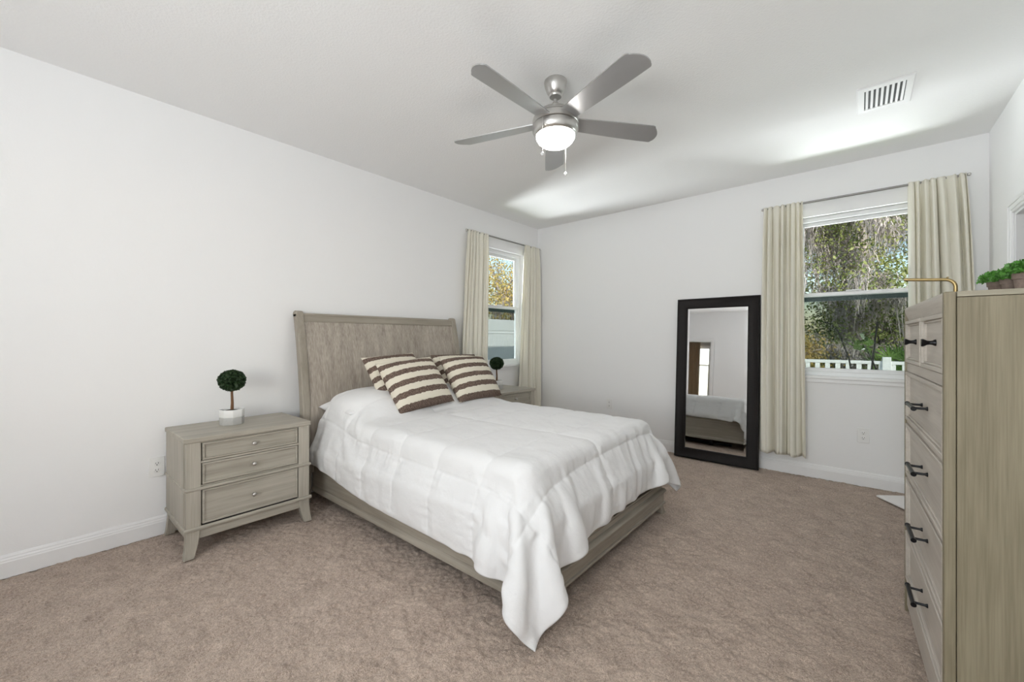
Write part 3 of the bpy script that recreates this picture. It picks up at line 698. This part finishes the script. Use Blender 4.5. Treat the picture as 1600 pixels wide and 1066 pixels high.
n2 = copy_tree(ns); n2.location = (-2.800, 3.020, 0); n2['label'] = 'washed grey nightstand on the window side, mostly hidden behind the bed'

# ------------------------------------------------------------------ topiaries
def topiary(loc, rz, label):
    r = empty('topiary_tree', loc, rz, label=label, cat='potted plant', group='small topiary balls in square pots')
    def hexring(w1, z): # square pot with clipped corners
        a = w1; c = w1*.42
        return [(a, c), (c, a), (-c, a), (-a, c), (-a, -c), (-c, -a), (c, -a), (a, -c)]
    def potpart(name, m, z0, z1, w0, w1, hollow=False):
        bm = bmesh.new(); A = [bm.verts.new((x, y, z0)) for x, y in hexring(w0, z0)]; B = [bm.verts.new((x, y, z1)) for x, y in hexring(w1, z1)]
        bm.faces.new(A[::-1])
        for i in range(8): bm.faces.new((A[i], A[(i+1) % 8], B[(i+1) % 8], B[i]))
        if hollow:
            Cc = [bm.verts.new((x, y, z1)) for x, y in hexring(w1-.007, z1)]; Dd = [bm.verts.new((x, y, z1-.018)) for x, y in hexring(w1-.009, z1)]
            for i in range(8):
                j = (i+1) % 8; bm.faces.new((B[i], B[j], Cc[j], Cc[i])); bm.faces.new((Cc[i], Cc[j], Dd[j], Dd[i]))
            bm.faces.new(Dd)
        else: bm.faces.new(B)
        return finish(name, bm, m, r, bevel=.003)
    pot = potpart('pot', M_POTG, 0, .048, .063, .064); potpart('glazed_rim', M_POTW, .048, .098, .0645, .066, True).parent = pot
    bm = bmesh.new(); lathe(bm, [(.052, .078), (.045, .086), (.03, .092), (.012, .094), (0, .094)], n=18); finish('soil', bm, M_SOIL, r, smooth=True)
    bm = bmesh.new(); tube(bm, [(0, 0, .085), (.002, .001, .14), (-.001, 0, .20), (0, 0, .25)], [.0105, .0085, .0075, .007], 10); finish('stem', bm, M_TRUNK, r, smooth=True)
    rng = np.random.default_rng(4); d = rng.normal(size=(2600, 3)); d /= np.linalg.norm(d, axis=1)[:, None]
    rad = .064+.010*rng.random(2600); C = d*rad[:, None]*np.array([1.04, 1.04, .92])+np.array([0, 0, .285])
    V, F = leaves(rng, C, .017, .7)
    s = len(V); bm = bmesh.new(); bmesh.ops.create_icosphere(bm, subdivisions=3, radius=.062)
    SV = np.array([v.co[:] for v in bm.verts])+np.array([0, 0, .285]); ST = [[v.index for v in f.verts] for f in bm.faces]; bm.free()
    o = npmesh('foliage', V, F, M_TOPI, r, smooth=False)
    bm = bmesh.new(); bmesh.ops.create_icosphere(bm, subdivisions=3, radius=.0615); bmesh.ops.translate(bm, verts=bm.verts[:], vec=(0, 0, .285)); finish('foliage_core', bm, M_TOPI, o, smooth=True)
    return r
t1 = topiary((-3.135, .858, .675), R(12), 'boxwood ball topiary in white and grey pot on the left nightstand')
t2 = copy_tree(t1); t2.location = (-3.06, 3.345, .675); t2['label'] = 'boxwood ball topiary in pot below the small window, behind the pillows'

# ------------------------------------------------------------------ tall chest of drawers
CA = R(2.2); CW, CD, CHH = .85, .50, 1.372
chest = empty('chest_of_drawers', (.1905, 1.744, 0), CA, label='tall washed wood chest of five drawer rows with black pulls, at right edge', cat='chest of drawers')
# local: front plane at x=0 facing -x, depth +x, near side y=0, far side y=CW
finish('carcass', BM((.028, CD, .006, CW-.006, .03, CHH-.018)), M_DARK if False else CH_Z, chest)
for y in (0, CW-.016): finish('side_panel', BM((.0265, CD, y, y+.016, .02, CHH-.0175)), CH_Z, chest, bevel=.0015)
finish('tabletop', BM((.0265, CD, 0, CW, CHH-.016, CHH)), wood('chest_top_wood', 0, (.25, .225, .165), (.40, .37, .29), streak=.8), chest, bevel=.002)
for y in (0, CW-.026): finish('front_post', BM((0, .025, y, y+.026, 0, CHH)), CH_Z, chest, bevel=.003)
bm = bmesh.new(); prism(bm, [(.024, CHH), (.002, CHH), (-.001, CHH-.006), (-.001, CHH-.018), (.004, CHH-.036), (.010, CHH-.052), (.012, CHH-.058), (.024, CHH-.058)], 1, .026, CW-.026)
finish('cornice', bm, CH_Y, chest, bevel=.002)
finish('front_rail', BM((.006, .025, .026, CW-.026, 1.088, 1.126), (.006, .025, .026, CW-.026, .855, .868), (.006, .025, .026, CW-.026, .612, .622), (.006, .025, .026, CW-.026, .372, .382), (.006, .025, .026, CW-.026, .03, .150), (.006, .025, CW/2-.011, CW/2+.011, 1.126, 1.316)), CH_Y, chest, bevel=.002)
finish('drawer_recess', BM((.0255, .029, .024, CW-.024, .05, 1.32)), M_DARK, chest)
def chest_drawer(y0, y1, z0, z1, knob):
    bm = BM((.014, .026, y0+.003, y1-.003, z0+.003, z1-.003)); e = .017
    for q, pr in (((y0+.002, y1-.002, z0+.002, z0+e), 0), ((y0+.002, y1-.002, z1-e, z1-.002), 0), ((y0+.002, y0+e, z0+e, z1-e), 0), ((y1-e, y1-.002, z0+e, z1-e), 0)):
        box(bm, .000, .026, *q)
    for q in ((y0+e, y1-e, z0+e, z0+e+.008), (y0+e, y1-e, z1-e-.008, z1-e), (y0+e, y0+e+.008, z0+e+.008, z1-e-.008), (y1-e-.008, y1-e, z0+e+.008, z1-e-.008)): box(bm, .007, .024, *q)
    d = finish('drawer', bm, CH_Y, chest, bevel=.0025)
    yc, zc = (y0+y1)/2, (z0+z1)/2
    if knob:
        bm = bmesh.new(); lathe(bm, [(.011, 0), (.0115, .003), (.0075, .010), (.0065, .016), (.0075, .022), (.0125, .030), (.0135, .034), (.012, .037), (0, .0375)], n=20)
        bmesh.ops.rotate(bm, verts=bm.verts[:], cent=(0, 0, 0), matrix=Matrix.Rotation(R(-90), 3, 'Y')); bmesh.ops.translate(bm, verts=bm.verts[:], vec=(.015, yc, zc)); finish('knob', bm, M_BLACK, d, smooth=True)
    else:
        bm = bmesh.new(); xb = -.026
        tube(bm, [(xb, yc-.080, zc), (xb, yc-.074, zc), (xb, yc-.073, zc), (xb, yc+.073, zc), (xb, yc+.074, zc), (xb, yc+.080, zc)], [.0085, .0085, .0068, .0068, .0085, .0085], 14)
        for s in (-1, 1): tube(bm, [(.016, yc+s*.057, zc), (.012, yc+s*.057, zc), (.006, yc+s*.057, zc), (xb, yc+s*.057, zc)], [.0085, .0075, .0045, .0045], 10)
        finish('bar_pull', bm, M_BLACK, d, smooth=True)
chest_drawer(.026, CW/2-.011, 1.126, 1.314, True); chest_drawer(CW/2+.011, CW-.026, 1.126, 1.314, True)
for z0, z1 in ((.868, 1.088), (.622, .855), (.382, .612), (.150, .372)): chest_drawer(.026, CW-.026, z0, z1, False)
# brass arm on the chest
ph = Matrix.Rotation(CA, 3, 'Z')
ao = Vector((.1905, 1.744, 0))+ph @ Vector((.056, .20, CHH))
arm = empty('brass_arm_stand', ao, CA, label='thin bent brass arm standing on the tall chest, reaching over its front', cat='ornament')
bm = bmesh.new(); lathe(bm, [(.030, 0), (.030, .004), (.027, .006), (.008, .007), (.007, .012), (0, .012)], n=28); finish('base', bm, M_BRASS, arm, smooth=True)
pts = [(0, 0, .004), (0, 0, .028)]+[(-.026+.026*math.cos(t), 0, .030+.026*math.sin(t)) for t in np.linspace(.1, math.pi/2, 7)]+[(-.06, 0, .0585), (-.122, 0, .064)]
bm = bmesh.new(); tube(bm, pts, .0052, 12); finish('arm', bm, M_BRASS, arm, smooth=True)
bm = bmesh.new(); lathe(bm, [(0, 0), (.0035, .001), (.003, .004), (0, .005)], c=(-.018, 0, .0600), n=10); finish('set_screw', bm, M_BRASS, arm, smooth=True)
# three mini pots of greenery
def mini_pot(loc, s, seed, label):
    r = empty('potted_herb', loc, random.random()*6, label=label, cat='potted plant', group='three little clay pots of greenery on the chest')
    bm = bmesh.new(); lathe(bm, [(0, 0), (.0155*s, 0), (.0195*s, .030*s), (.0200*s, .031*s), (.0225*s, .031*s), (.0235*s, .050*s), (.0215*s, .051*s), (.0205*s, .044*s), (0, .044*s)], n=24); finish('pot', bm, M_CLAY, r, smooth=True)
    bm = bmesh.new(); lathe(bm, [(.0203*s, .0435*s), (.012*s, .047*s), (0, .048*s)], n=14); finish('soil', bm, M_SOIL, r, smooth=True)
    rng = np.random.default_rng(seed); n = 620
    th = rng.random(n)*6.28; el = np.arccos(1-rng.random(n)*1.05); rr = (.4+.6*rng.random(n)**.4)*.041*s
    C = np.stack([rr*np.sin(el)*np.cos(th)*1.1, rr*np.sin(el)*np.sin(th)*1.1, .050*s+rr*np.cos(el)*.95], 1)
    V, F = leaves(rng, C, .0125*s, .6, .3); npmesh('foliage', V, F, M_HERB, r, smooth=False)
    return r
mini_pot((.3325, 1.990, CHH), .9, 1, 'leftmost of three little clay pots of greenery on the tall chest')
mini_pot((.340, 1.890, CHH), .80, 2, 'middle one of three little clay pots of greenery on the tall chest')
mini_pot((.350, 1.800, CHH), .93, 3, 'rightmost little clay pot of greenery on the chest, at the picture edge')

# ------------------------------------------------------------------ leaning mirror
MW, MH, MT = .771, 1.655, .030
mir = empty('floor_mirror', (-1.1045, 4.398, .001), label='tall dark framed mirror leaning against the back wall', cat='mirror')
mir.rotation_euler = (R(-4.0), 0, 0)
fw = .104
def frame_member(bm, a, b, along):   # mitred member between outer corner a->b given as 2D loops
    pass
bm = bmesh.new()
loops = []
for ins, d in ((0, MT), (0, .002), (.004, -.004), (.016, -.006), (.022, -.002), (fw-.020, .004), (fw-.014, .002), (fw-.006, .003), (fw, .010), (fw, .020)):
    x0, x1, z0, z1 = -MW/2+ins, MW/2-ins, ins, MH-ins
    loops.append([bm.verts.new(p) for p in ((x0, d, z0), (x1, d, z0), (x1, d, z1), (x0, d, z1))])
for a, b in zip(loops, loops[1:]):
    for k in range(4): bm.faces.new((a[k], a[(k+1) % 4], b[(k+1) % 4], b[k]))
finish('frame', bm, M_FRAME, mir, smooth=True)
finish('backing', BM((-MW/2+.01, MW/2-.01, MT-.006, MT-.001, .01, MH-.01)), M_FRAME, mir)
def beadline(name, ins, r, d, step):
    bm = bmesh.new(); x0, x1, z0, z1 = -MW/2+ins, MW/2-ins, ins, MH-ins
    V = []; 
    for (ax, az), (bx, bz) in (((x0, z0), (x1, z0)), ((x1, z0), (x1, z1)), ((x1, z1), (x0, z1)), ((x0, z1), (x0, z0))):
        n = int(math.hypot(bx-ax, bz-az)/step)
        for i in range(n): V.append((ax+(bx-ax)*i/n, d, az+(bz-az)*i/n))
    for p in V:
        c = Vector(p); o = [c+Vector(q)*r for q in ((1, 0, 0), (-1, 0, 0), (0, 0, 1), (0, 0, -1), (0, -1, 0))]; v = [bm.verts.new(q) for q in o]
        for i, j in ((0, 2), (2, 1), (1, 3), (3, 0)): bm.faces.new((v[i], v[j], v[4]))
    return finish(name, bm, M_BEAD, mir, smooth=False)
beadline('bead_trim', .010, .0048, -.005, .0100); beadline('bead_trim', fw-.010, .0038, .003, .0080)
bm = bmesh.new(); lp = []
for ins, d in ((fw-.002, .0165), (fw+.020, .0158)):
    x0, x1, z0, z1 = -MW/2+ins, MW/2-ins, ins, MH-ins; lp.append([bm.verts.new(p) for p in ((x0, d, z0), (x1, d, z0), (x1, d, z1), (x0, d, z1))])
for k in range(4): bm.faces.new((lp[0][k], lp[0][(k+1) % 4], lp[1][(k+1) % 4], lp[1][k]))
bm.faces.new(lp[1]); finish('mirror_glass', bm, M_GLASSMIR, mir)

# ------------------------------------------------------------------ ceiling fan
FX, FY = -1.353, 1.987; FZ = .018
fan = empty('ceiling_fan', (FX, FY, 2.30), label='five-blade brushed nickel ceiling fan with lit globe', cat='ceiling fan')
def zl(prof): return [(r, z-2.30+(FZ if z < 2.6 else 0)) for r, z in prof]
def fin_l(name, prof, m, parent=fan, n=48): return finish(name, lathe(bmesh.new(), zl(prof), n=n), m, parent, smooth=True)
fin_l('canopy', [(.060, H), (.065, 2.735), (.066, 2.727), (.062, 2.703), (.051, 2.672), (.038, 2.653), (.033, 2.650), (0, 2.648)], M_NICKEL)
fin_l('canopy_ring', [(.0, 2.662), (.036, 2.662), (.0385, 2.657), (.0385, 2.650), (.034, 2.643), (.0, 2.643)], M_NICKEL)
fin_l('downrod', [(.0105, 2.63), (.0105, 2.56)], M_NICKEL, n=20)
fin_l('motor_housing', [(0, 2.592), (.018, 2.592), (.022, 2.578), (.030, 2.566), (.070, 2.552), (.102, 2.533), (.120, 2.512), (.126, 2.503), (.124, 2.501), (.120, 2.500), (.120, 2.462), (0, 2.460)], M_NICKEL)
fin_l('housing_band', [(.118, 2.497), (.131, 2.496), (.134, 2.486), (.134, 2.462), (.131, 2.459), (.118, 2.459)], M_NICKEL)
fin_l('seam_gap', [(.1, 2.504), (.1225, 2.504), (.1225, 2.454), (.1, 2.454)], M_SLOT)
fin_l('light_kit', [(.10, 2.4545), (.133, 2.4545), (.1345, 2.448), (.134, 2.430), (.128, 2.412), (.119, 2.400), (.114, 2.398), (.112, 2.402), (.10, 2.402)], M_NICKEL)
fin_l('globe', [(.1135, 2.403), (.1135, 2.396), (.110, 2.383), (.100, 2.367), (.083, 2.352), (.058, 2.341), (.030, 2.336), (0, 2.3345)], M_GLOBE)
for k in range(5):
    a = R(125+72*k)
    outl = []
    r0, r1, wr, wt = .118, .665, .050, .068
    for t in np.linspace(0, 1, 12): outl.append((r0+(r1-.030-r0)*t, wr+(wt-wr)*math.sin(t*math.pi/2)))
    for t in np.linspace(.15, 1, 6): outl.append((r1-.030+.014*math.sin(t*math.pi/2), wt-.012*(1-math.cos(t*math.pi/2))))
    for t in np.linspace(.08, .92, 12): outl.append((r1-.016+.016*math.sin(t*math.pi*.85+.3)-.030*t**2.4, (wt-.012)-(2*wt-.028)*t))
    for t in np.linspace(0, 1, 5): outl.append((r1-.046-.022*(1-math.cos(t*math.pi/2)), -(wt-.016)-.016*math.sin(t*math.pi/2)))
    for t in np.linspace(.08, 1, 12): outl.append((r1-.068+(r0-r1+.068)*t, -wt+(wt-wr)*t**1.5))
    bm = bmesh.new(); A = [bm.verts.new((x, y, .003)) for x, y in outl]; B = [bm.verts.new((x, y, -.003)) for x, y in outl]
    bm.faces.new(A); bm.faces.new(B[::-1])
    for i in range(len(A)): j = (i+1) % len(A); bm.faces.new((A[i], A[j], B[j], B[i]))
    bmesh.ops.transform(bm, verts=bm.verts[:], matrix=Matrix.Translation((0, 0, 2.479-2.30+FZ)) @ Matrix.Rotation(a, 4, 'Z') @ Matrix.Rotation(R(-12), 4, 'X'))
    finish('blade', bm, M_BLADE, fan)
for (cx, cy, zt, zb) in ((-1.343, 1.843, 2.470, 2.272), (-1.358, 2.103, 2.432, 2.243)):
    bm = bmesh.new(); x, y = cx-FX, cy-FY
    zz = zt
    tube(bm, [(x, y, zt-2.30), (x, y, zb-2.30)], .0018, 6)
    while zz > zb: lathe(bm, [(0, .0026), (.0026, 0), (0, -.0026)], c=(x, y, zz-2.30), n=6); zz -= .006
    ch = finish('pull_chain', bm, M_NICKEL, fan, smooth=True)
    bm = bmesh.new(); lathe(bm, [(0, .010), (.004, .008), (.0095, 0), (.0095, -.006), (.004, -.014), (0, -.015)], c=(x, y, zb-.006-2.30), n=8); finish('chain_fob', bm, M_CRYSTAL, ch)

# ------------------------------------------------------------------ ceiling vent, outlets, board
vent = empty('ceiling_vent', (.118, 3.415, H), label='white rectangular louvred air vent in the ceiling', cat='vent')
vx, vy = .130, .180
bm = bmesh.new(); lp = []
for hx, hy, z in ((vx, vy, 0), (vx, vy, -.004), (vx-.006, vy-.006, -.009), (.094, .132, -.009), (.094, .132, -.001)):
    lp.append([bm.verts.new(p) for p in ((-hx, -hy, z), (hx, -hy, z), (hx, hy, z), (-hx, hy, z))])
for a, b in zip(lp, lp[1:]):
    for k in range(4): bm.faces.new((a[k], a[(k+1) % 4], b[(k+1) % 4], b[k]))
finish('frame', bm, M_TRIM, vent)
finish('duct_opening', BM((-.094, .094, -.132, .132, -.0012, -.0004)), M_SLOT, vent)
for i in range(8):
    x = -.094+.188*(i+.55)/8; bm = BM((x-.0062, x+.0062, -.132, .132, -.007, -.0055)); bmesh.ops.rotate(bm, verts=bm.verts[:], cent=(x, 0, -.006), matrix=Matrix.Rotation(R(12), 3, 'Y'))
    finish('louvre', bm, M_TRIM, vent)
def outlet(loc, rz, label):
    r = empty('wall_outlet', loc, rz, label=label, cat='outlet', group='white wall outlets')    # local: faces +x
    finish('plate', BM((0, .006, -.039, .039, -.062, .062)), M_PLATE, r, bevel=.003)
    for z in (.021, -.021):
        bm = bmesh.new(); lathe(bm, [(.0168, 0), (.0168, .0026), (.016, .003), (0, .003)], n=28)
        bmesh.ops.rotate(bm, verts=bm.verts[:], cent=(0, 0, 0), matrix=Matrix.Rotation(R(90), 3, 'Y')); bmesh.ops.translate(bm, verts=bm.verts[:], vec=(.005, 0, z))
        s = finish('socket', bm, M_PLATE, r, smooth=True)
        bm = BM((.0078, .0084, -.0075, -.0053, z-.001, z+.008), (.0078, .0084, .0053, .0075, z-.001, z+.008)); lathe(bm, [(.003, 0), (.003, .0005)], n=10)
        for v in bm.verts[16:]: v.co = Vector((v.co.z+.0078, v.co.x, v.co.y+z-.0075))
        finish('slots', bm, M_SLOT, s)
    return r
outlet((WA, .519, .425), 0, 'white duplex outlet on the left wall beside the nightstand')
outlet((.026, WB, .419), R(-90), 'white duplex outlet low on the wall under the wide window')
outlet((-2.305, WB, .445), R(-90), 'white outlet on the back wall just above the bed edge')
bm = BM((0, .40, -.46, 0, 0, .014))
o = finish('white_board', bm, M_BOARD, bevel=.004, label='flat white board lying on the carpet in the corner behind the chest', cat='board')
o.location = (.100, 4.262, .003); o.rotation_euler = (0, 0, R(37))

# ------------------------------------------------------------------ outside
finish('ground', BM((-40, 30, -12, 45, -.4, -.16)), M_GRASS, **S)
# house roof with eaves; unseen rear overhang added to keep the sun out
finish('roof', BM((WA-.55, WC+6, WD-7, WB+.55, 2.84, 2.98)), M_ROOF, **S)
# white privacy fence beyond the small window
pf = empty('privacy_fence', (-7.2, 8, -.16), label='tall white vinyl privacy fence outside the small window', cat='fence')
finish('panel', BM((-.012, .012, -6, 8, .08, 1.62)), M_VINYL, pf)
bm = bmesh.new()
for i in range(94): box(bm, .012, .0145, -6+i*.15+.004, -6+i*.15+.146, .10, 1.60)
finish('boards', bm, M_VINYL, pf)
for z0, z1 in ((1.60, 1.89), (1.52, 1.55), (.04, .2)): finish('rail', BM((-.025, .028, -6, 8, z0, z1)), M_VINYL, pf, bevel=.004)
for i in range(6): finish('post', BM((-.06, .06, -6+2.4*i-.06, -6+2.4*i+.06, 0, 1.94)), M_VINYL, pf, bevel=.006)
# picket railing beyond the wide window
pk = empty('picket_fence', (-.023, 10.0, -.16), label='low white picket railing outside the wide window', cat='fence')
for z0, z1 in ((.925, .985), (.10, .16)): finish('rail', BM((-5, 5, -.025, .025, z0, z1)), M_VINYL, pk, bevel=.004)
for i in range(64):
    x = -5+.155*i+.06; finish('picket', BM((x-.037, x+.037, -.014, .014, .12, .94)), M_VINYL, pk)
for x in (-4.43, -2.03, .40, 2.8): finish('post', BM((x-.06, x+.06, -.06, .06, 0, 1.06)), M_VINYL, pk, bevel=.006)

def branch_path(rng, p, d, ln, n, wob):
    pts = [np.array(p, float)]; d = np.array(d, float); d /= np.linalg.norm(d)
    for i in range(n):
        d = d+rng.normal(size=3)*wob; d /= np.linalg.norm(d); pts.append(pts[-1]+d*ln/n)
    return pts
def tree(name, loc, hgt, spread, leafm, nleaf, lsize, nmoss, seed, label, cat='tree', group='trees beyond the fences', trunk=.22, low=.3, cl=.55):
    rng = np.random.default_rng(seed); r = empty(name, loc, label=label, cat=cat, group=group)
    bm = bmesh.new(); tp = branch_path(rng, (0, 0, 0), (rng.normal()*.12, rng.normal()*.12, 1), hgt*.75, 9, .12)
    tube(bm, tp, [trunk*(1-.075*i) for i in range(len(tp))], 10)
    ends = [tp[-1]]; B = []
    for k in range(13):
        i = rng.integers(max(1, int(low*9)), 10); a = rng.random()*6.28
        bp = branch_path(rng, tp[i], (math.cos(a), math.sin(a), .25+.6*rng.random()), spread*(.6+.5*rng.random()), 7, .22)
        tube(bm, bp, [trunk*.42*(1-.125*j)+.008 for j in range(len(bp))], 6); B.append(bp); ends += bp[3:]
        for q in range(3):
            j = rng.integers(2, 7); sp = branch_path(rng, bp[j], rng.normal(size=3)+np.array([0, 0, .3]), spread*.45, 5, .3)
            tube(bm, sp, [trunk*.13*(1-.15*x)+.004 for x in range(len(sp))], 5); B.append(sp); ends += sp[2:]
    finish('trunk', bm, M_BARK, r, smooth=True)
    E = np.array(ends); c = E[rng.integers(0, len(E), nleaf)]+rng.normal(size=(nleaf, 3))*np.array([cl, cl, cl*.8])
    c = c[c[:, 2] > .15]
    V, F = leaves(rng, c, lsize, .55); npmesh('foliage', V, F, leafm, r, smooth=False)
    if nmoss:
        VV = []; FF = []
        for k in range(nmoss):                     # beards: tapering bundles of fine wavy strands
            bp = B[rng.integers(0, len(B))]; q = bp[rng.integers(1, len(bp))]; big = .35+1.1*rng.random()**1.5; wd_ = .06+.12*rng.random()
            for s in range(int(16+20*rng.random())):
                off = rng.normal(size=3)*np.array([wd_, wd_, .08]); x = np.array(q)+off; ln = big*(.35+.65*rng.random())*math.exp(-(off[0]**2+off[1]**2)/(2*wd_*wd_))+.12
                n = 6; s0 = len(VV); a = rng.random()*3.14; dx = np.array([math.cos(a), math.sin(a), 0]); wv = .006+.009*rng.random(); dr = rng.normal(size=2)*.012
                for i in range(n):
                    w_ = wv*(1-.7*i/(n-1)); x = x+np.array([dr[0]+rng.normal()*.022, dr[1]+rng.normal()*.022, -ln/n*(.6+.8*rng.random())]); VV += [x-dx*w_, x+dx*w_]
                for i in range(n-1): FF.append((s0+2*i, s0+2*i+1, s0+2*i+3, s0+2*i+2))
        npmesh('hanging_moss', np.array(VV), np.array(FF), M_MOSS, r, smooth=False)
    return r
G = -.16
tree('oak_tree', (-.35, 14.2, G), 7.5, 2.3, M_OAK, 17000, .085, 560, 11, 'moss-draped oak nearest the picket railing, in the middle of the wide window', trunk=.17, low=.08, cl=.42)
tree('oak_tree', (4.3, 15.2, G), 7.5, 2.4, M_OAK, 12000, .10, 90, 12, 'moss-draped oak behind the railing to the right, mostly hidden by the chest', trunk=.18, low=.2, cl=.5)
tree('oak_tree', (-5.6, 15.2, G), 7.5, 2.4, M_OLIVE, 12000, .10, 90, 13, 'olive leaved oak behind the left window curtain', trunk=.18, low=.2, cl=.5)
tree('oak_tree', (.5, 21.5, G), 10.5, 3.4, M_OLIVE, 17000, .12, 320, 15, 'tall oak farther back in the middle of the wide window', trunk=.25, low=.08, cl=.8)
tree('oak_tree', (-10.0, 22.5, G), 10.0, 3.4, M_OAK, 14000, .15, 30, 16, 'tall oak farther back on the left of the railing', trunk=.25, low=.08, cl=.8)
tree('oak_tree', (8.5, 22.5, G), 10.0, 3.4, M_OAK, 14000, .15, 30, 17, 'tall oak farther back on the right of the railing', trunk=.25, low=.08, cl=.8)
tree('yellow_bush', (-1.15, 11.3, G), 1.9, .75, M_GOLD, 6000, .055, 0, 21, 'yellow-green bush at lower left of the wide window', 'bush', 'bushes behind the railing', trunk=.03, low=.1, cl=.20)
tree('green_bush', (2.6, 11.6, G), 1.6, .8, M_SHRUB, 5000, .07, 0, 22, 'dark green bush behind the railing, right of the fan palm', 'bush', 'bushes behind the railing', trunk=.03, low=.1, cl=.22)
tree('green_bush', (.2, 17.9, G), 2.3, 1.5, M_SHRUB, 12000, .10, 0, 25, 'dark undergrowth between the near and far oak trunks', 'bush', 'bushes behind the railing', trunk=.03, low=.05, cl=.45)
tree('autumn_tree', (-10.6, 12.4, G), 4.6, 1.8, M_GOLD, 10000, .075, 60, 31, 'golden leaved tree beyond the privacy fence', trunk=.12, low=.3, cl=.42)
tree('autumn_tree', (-15.2, 18.5, G), 7.2, 2.4, M_OLIVE, 9000, .11, 60, 32, 'sparse grey-green tree beyond the privacy fence', trunk=.14, low=.3, cl=.6)
tree('autumn_tree', (-9.8, 7.4, G), 4.0, 1.5, M_GOLD, 9000, .08, 15, 33, 'golden tree on the left beyond the privacy fence', trunk=.11, low=.3, cl=.4)
# palmetto
pm = empty('palmetto', (.62, 11.2, G), label='green fan palm by the railing at lower right of the wide window', cat='palm')
rng = np.random.default_rng(2)
for k in range(14):
    a = rng.random()*6.28; tl = .35+.8*rng.random(); base = np.array([0, 0, .12]); tip = base+np.array([math.cos(a)*tl*.6, math.sin(a)*tl*.6, tl]); VV = []; FF = []
    ax = (tip-base)/np.linalg.norm(tip-base); sd = np.cross(ax, [0, 0, 1.0]); sd /= np.linalg.norm(sd)+1e-9; nn = np.cross(sd, ax)
    for j in range(19):
        t = (j-9)/9*1.5; d = ax*math.cos(t)+sd*math.sin(t); d = d+nn*(.15*rng.normal()); ln = .42*(1-.25*abs(t)/1.5); wv = np.cross(d, nn); wv /= np.linalg.norm(wv)
        s0 = len(VV); VV += [tip-wv*.004, tip+d*ln*.5-wv*.014, tip+d*ln-np.array([0, 0, .05]), tip+d*ln*.5+wv*.014]; FF.append((s0, s0+1, s0+2, s0+3))
    f = npmesh('frond', np.array(VV), np.array(FF), M_PALM, pm, smooth=False)
    bm = bmesh.new(); tube(bm, [base, (base+tip)/2+np.array([0, 0, .04]), tip], .008, 5); finish('stalk', bm, M_PALM, f, smooth=True)
# slender plant just outside the wide window
sp = empty('slender_plant', (-.06, 5.35, G), label='slender dark-stemmed plant with round leaves just outside the wide window', cat='plant')
rng = np.random.default_rng(6)
bm = bmesh.new(); lathe(bm, [(0, 0), (.12, 0), (.15, .26), (.155, .30), (.14, .30), (.135, .26), (0, .26)], n=24); finish('pot', bm, M_CLAY, sp, smooth=True)
for pts in ([(-.03, 0, .26), (0, 0, 1.05), (-.02, 0, 1.20), (-.06, 0, 1.32), (-.103, 0, 1.46), (-.16, 0, 1.54), (-.225, 0, 1.57)], [(.05, 0, .26), (.19, .02, 1.08), (.15, .02, 1.20), (.10, .01, 1.32)], [(.08, .02, .26), (.195, .03, 1.56)]):
    bm = bmesh.new(); tube(bm, pts, [.009-.001*i for i in range(len(pts))], 7); finish('stem', bm, M_STEMD, sp, smooth=True)
C = np.vstack([rng.normal(size=(15, 3))*np.array([.055, .04, .055])+np.array([.096, .01, 1.34])])
V, F = leaves(rng, C, .085, .85); npmesh('foliage', V, F, M_SHRUB, sp, smooth=False)
C = np.array([(0, 0, 1.12), (-.01, .01, 1.17), (.01, 0, 1.08), (-.07, .01, 1.36), (-.13, 0, 1.50), (-.2, 0, 1.56)])
V, F = leaves(rng, C, .05, .7); npmesh('bud', V, F, M_STEMD, sp, smooth=False)
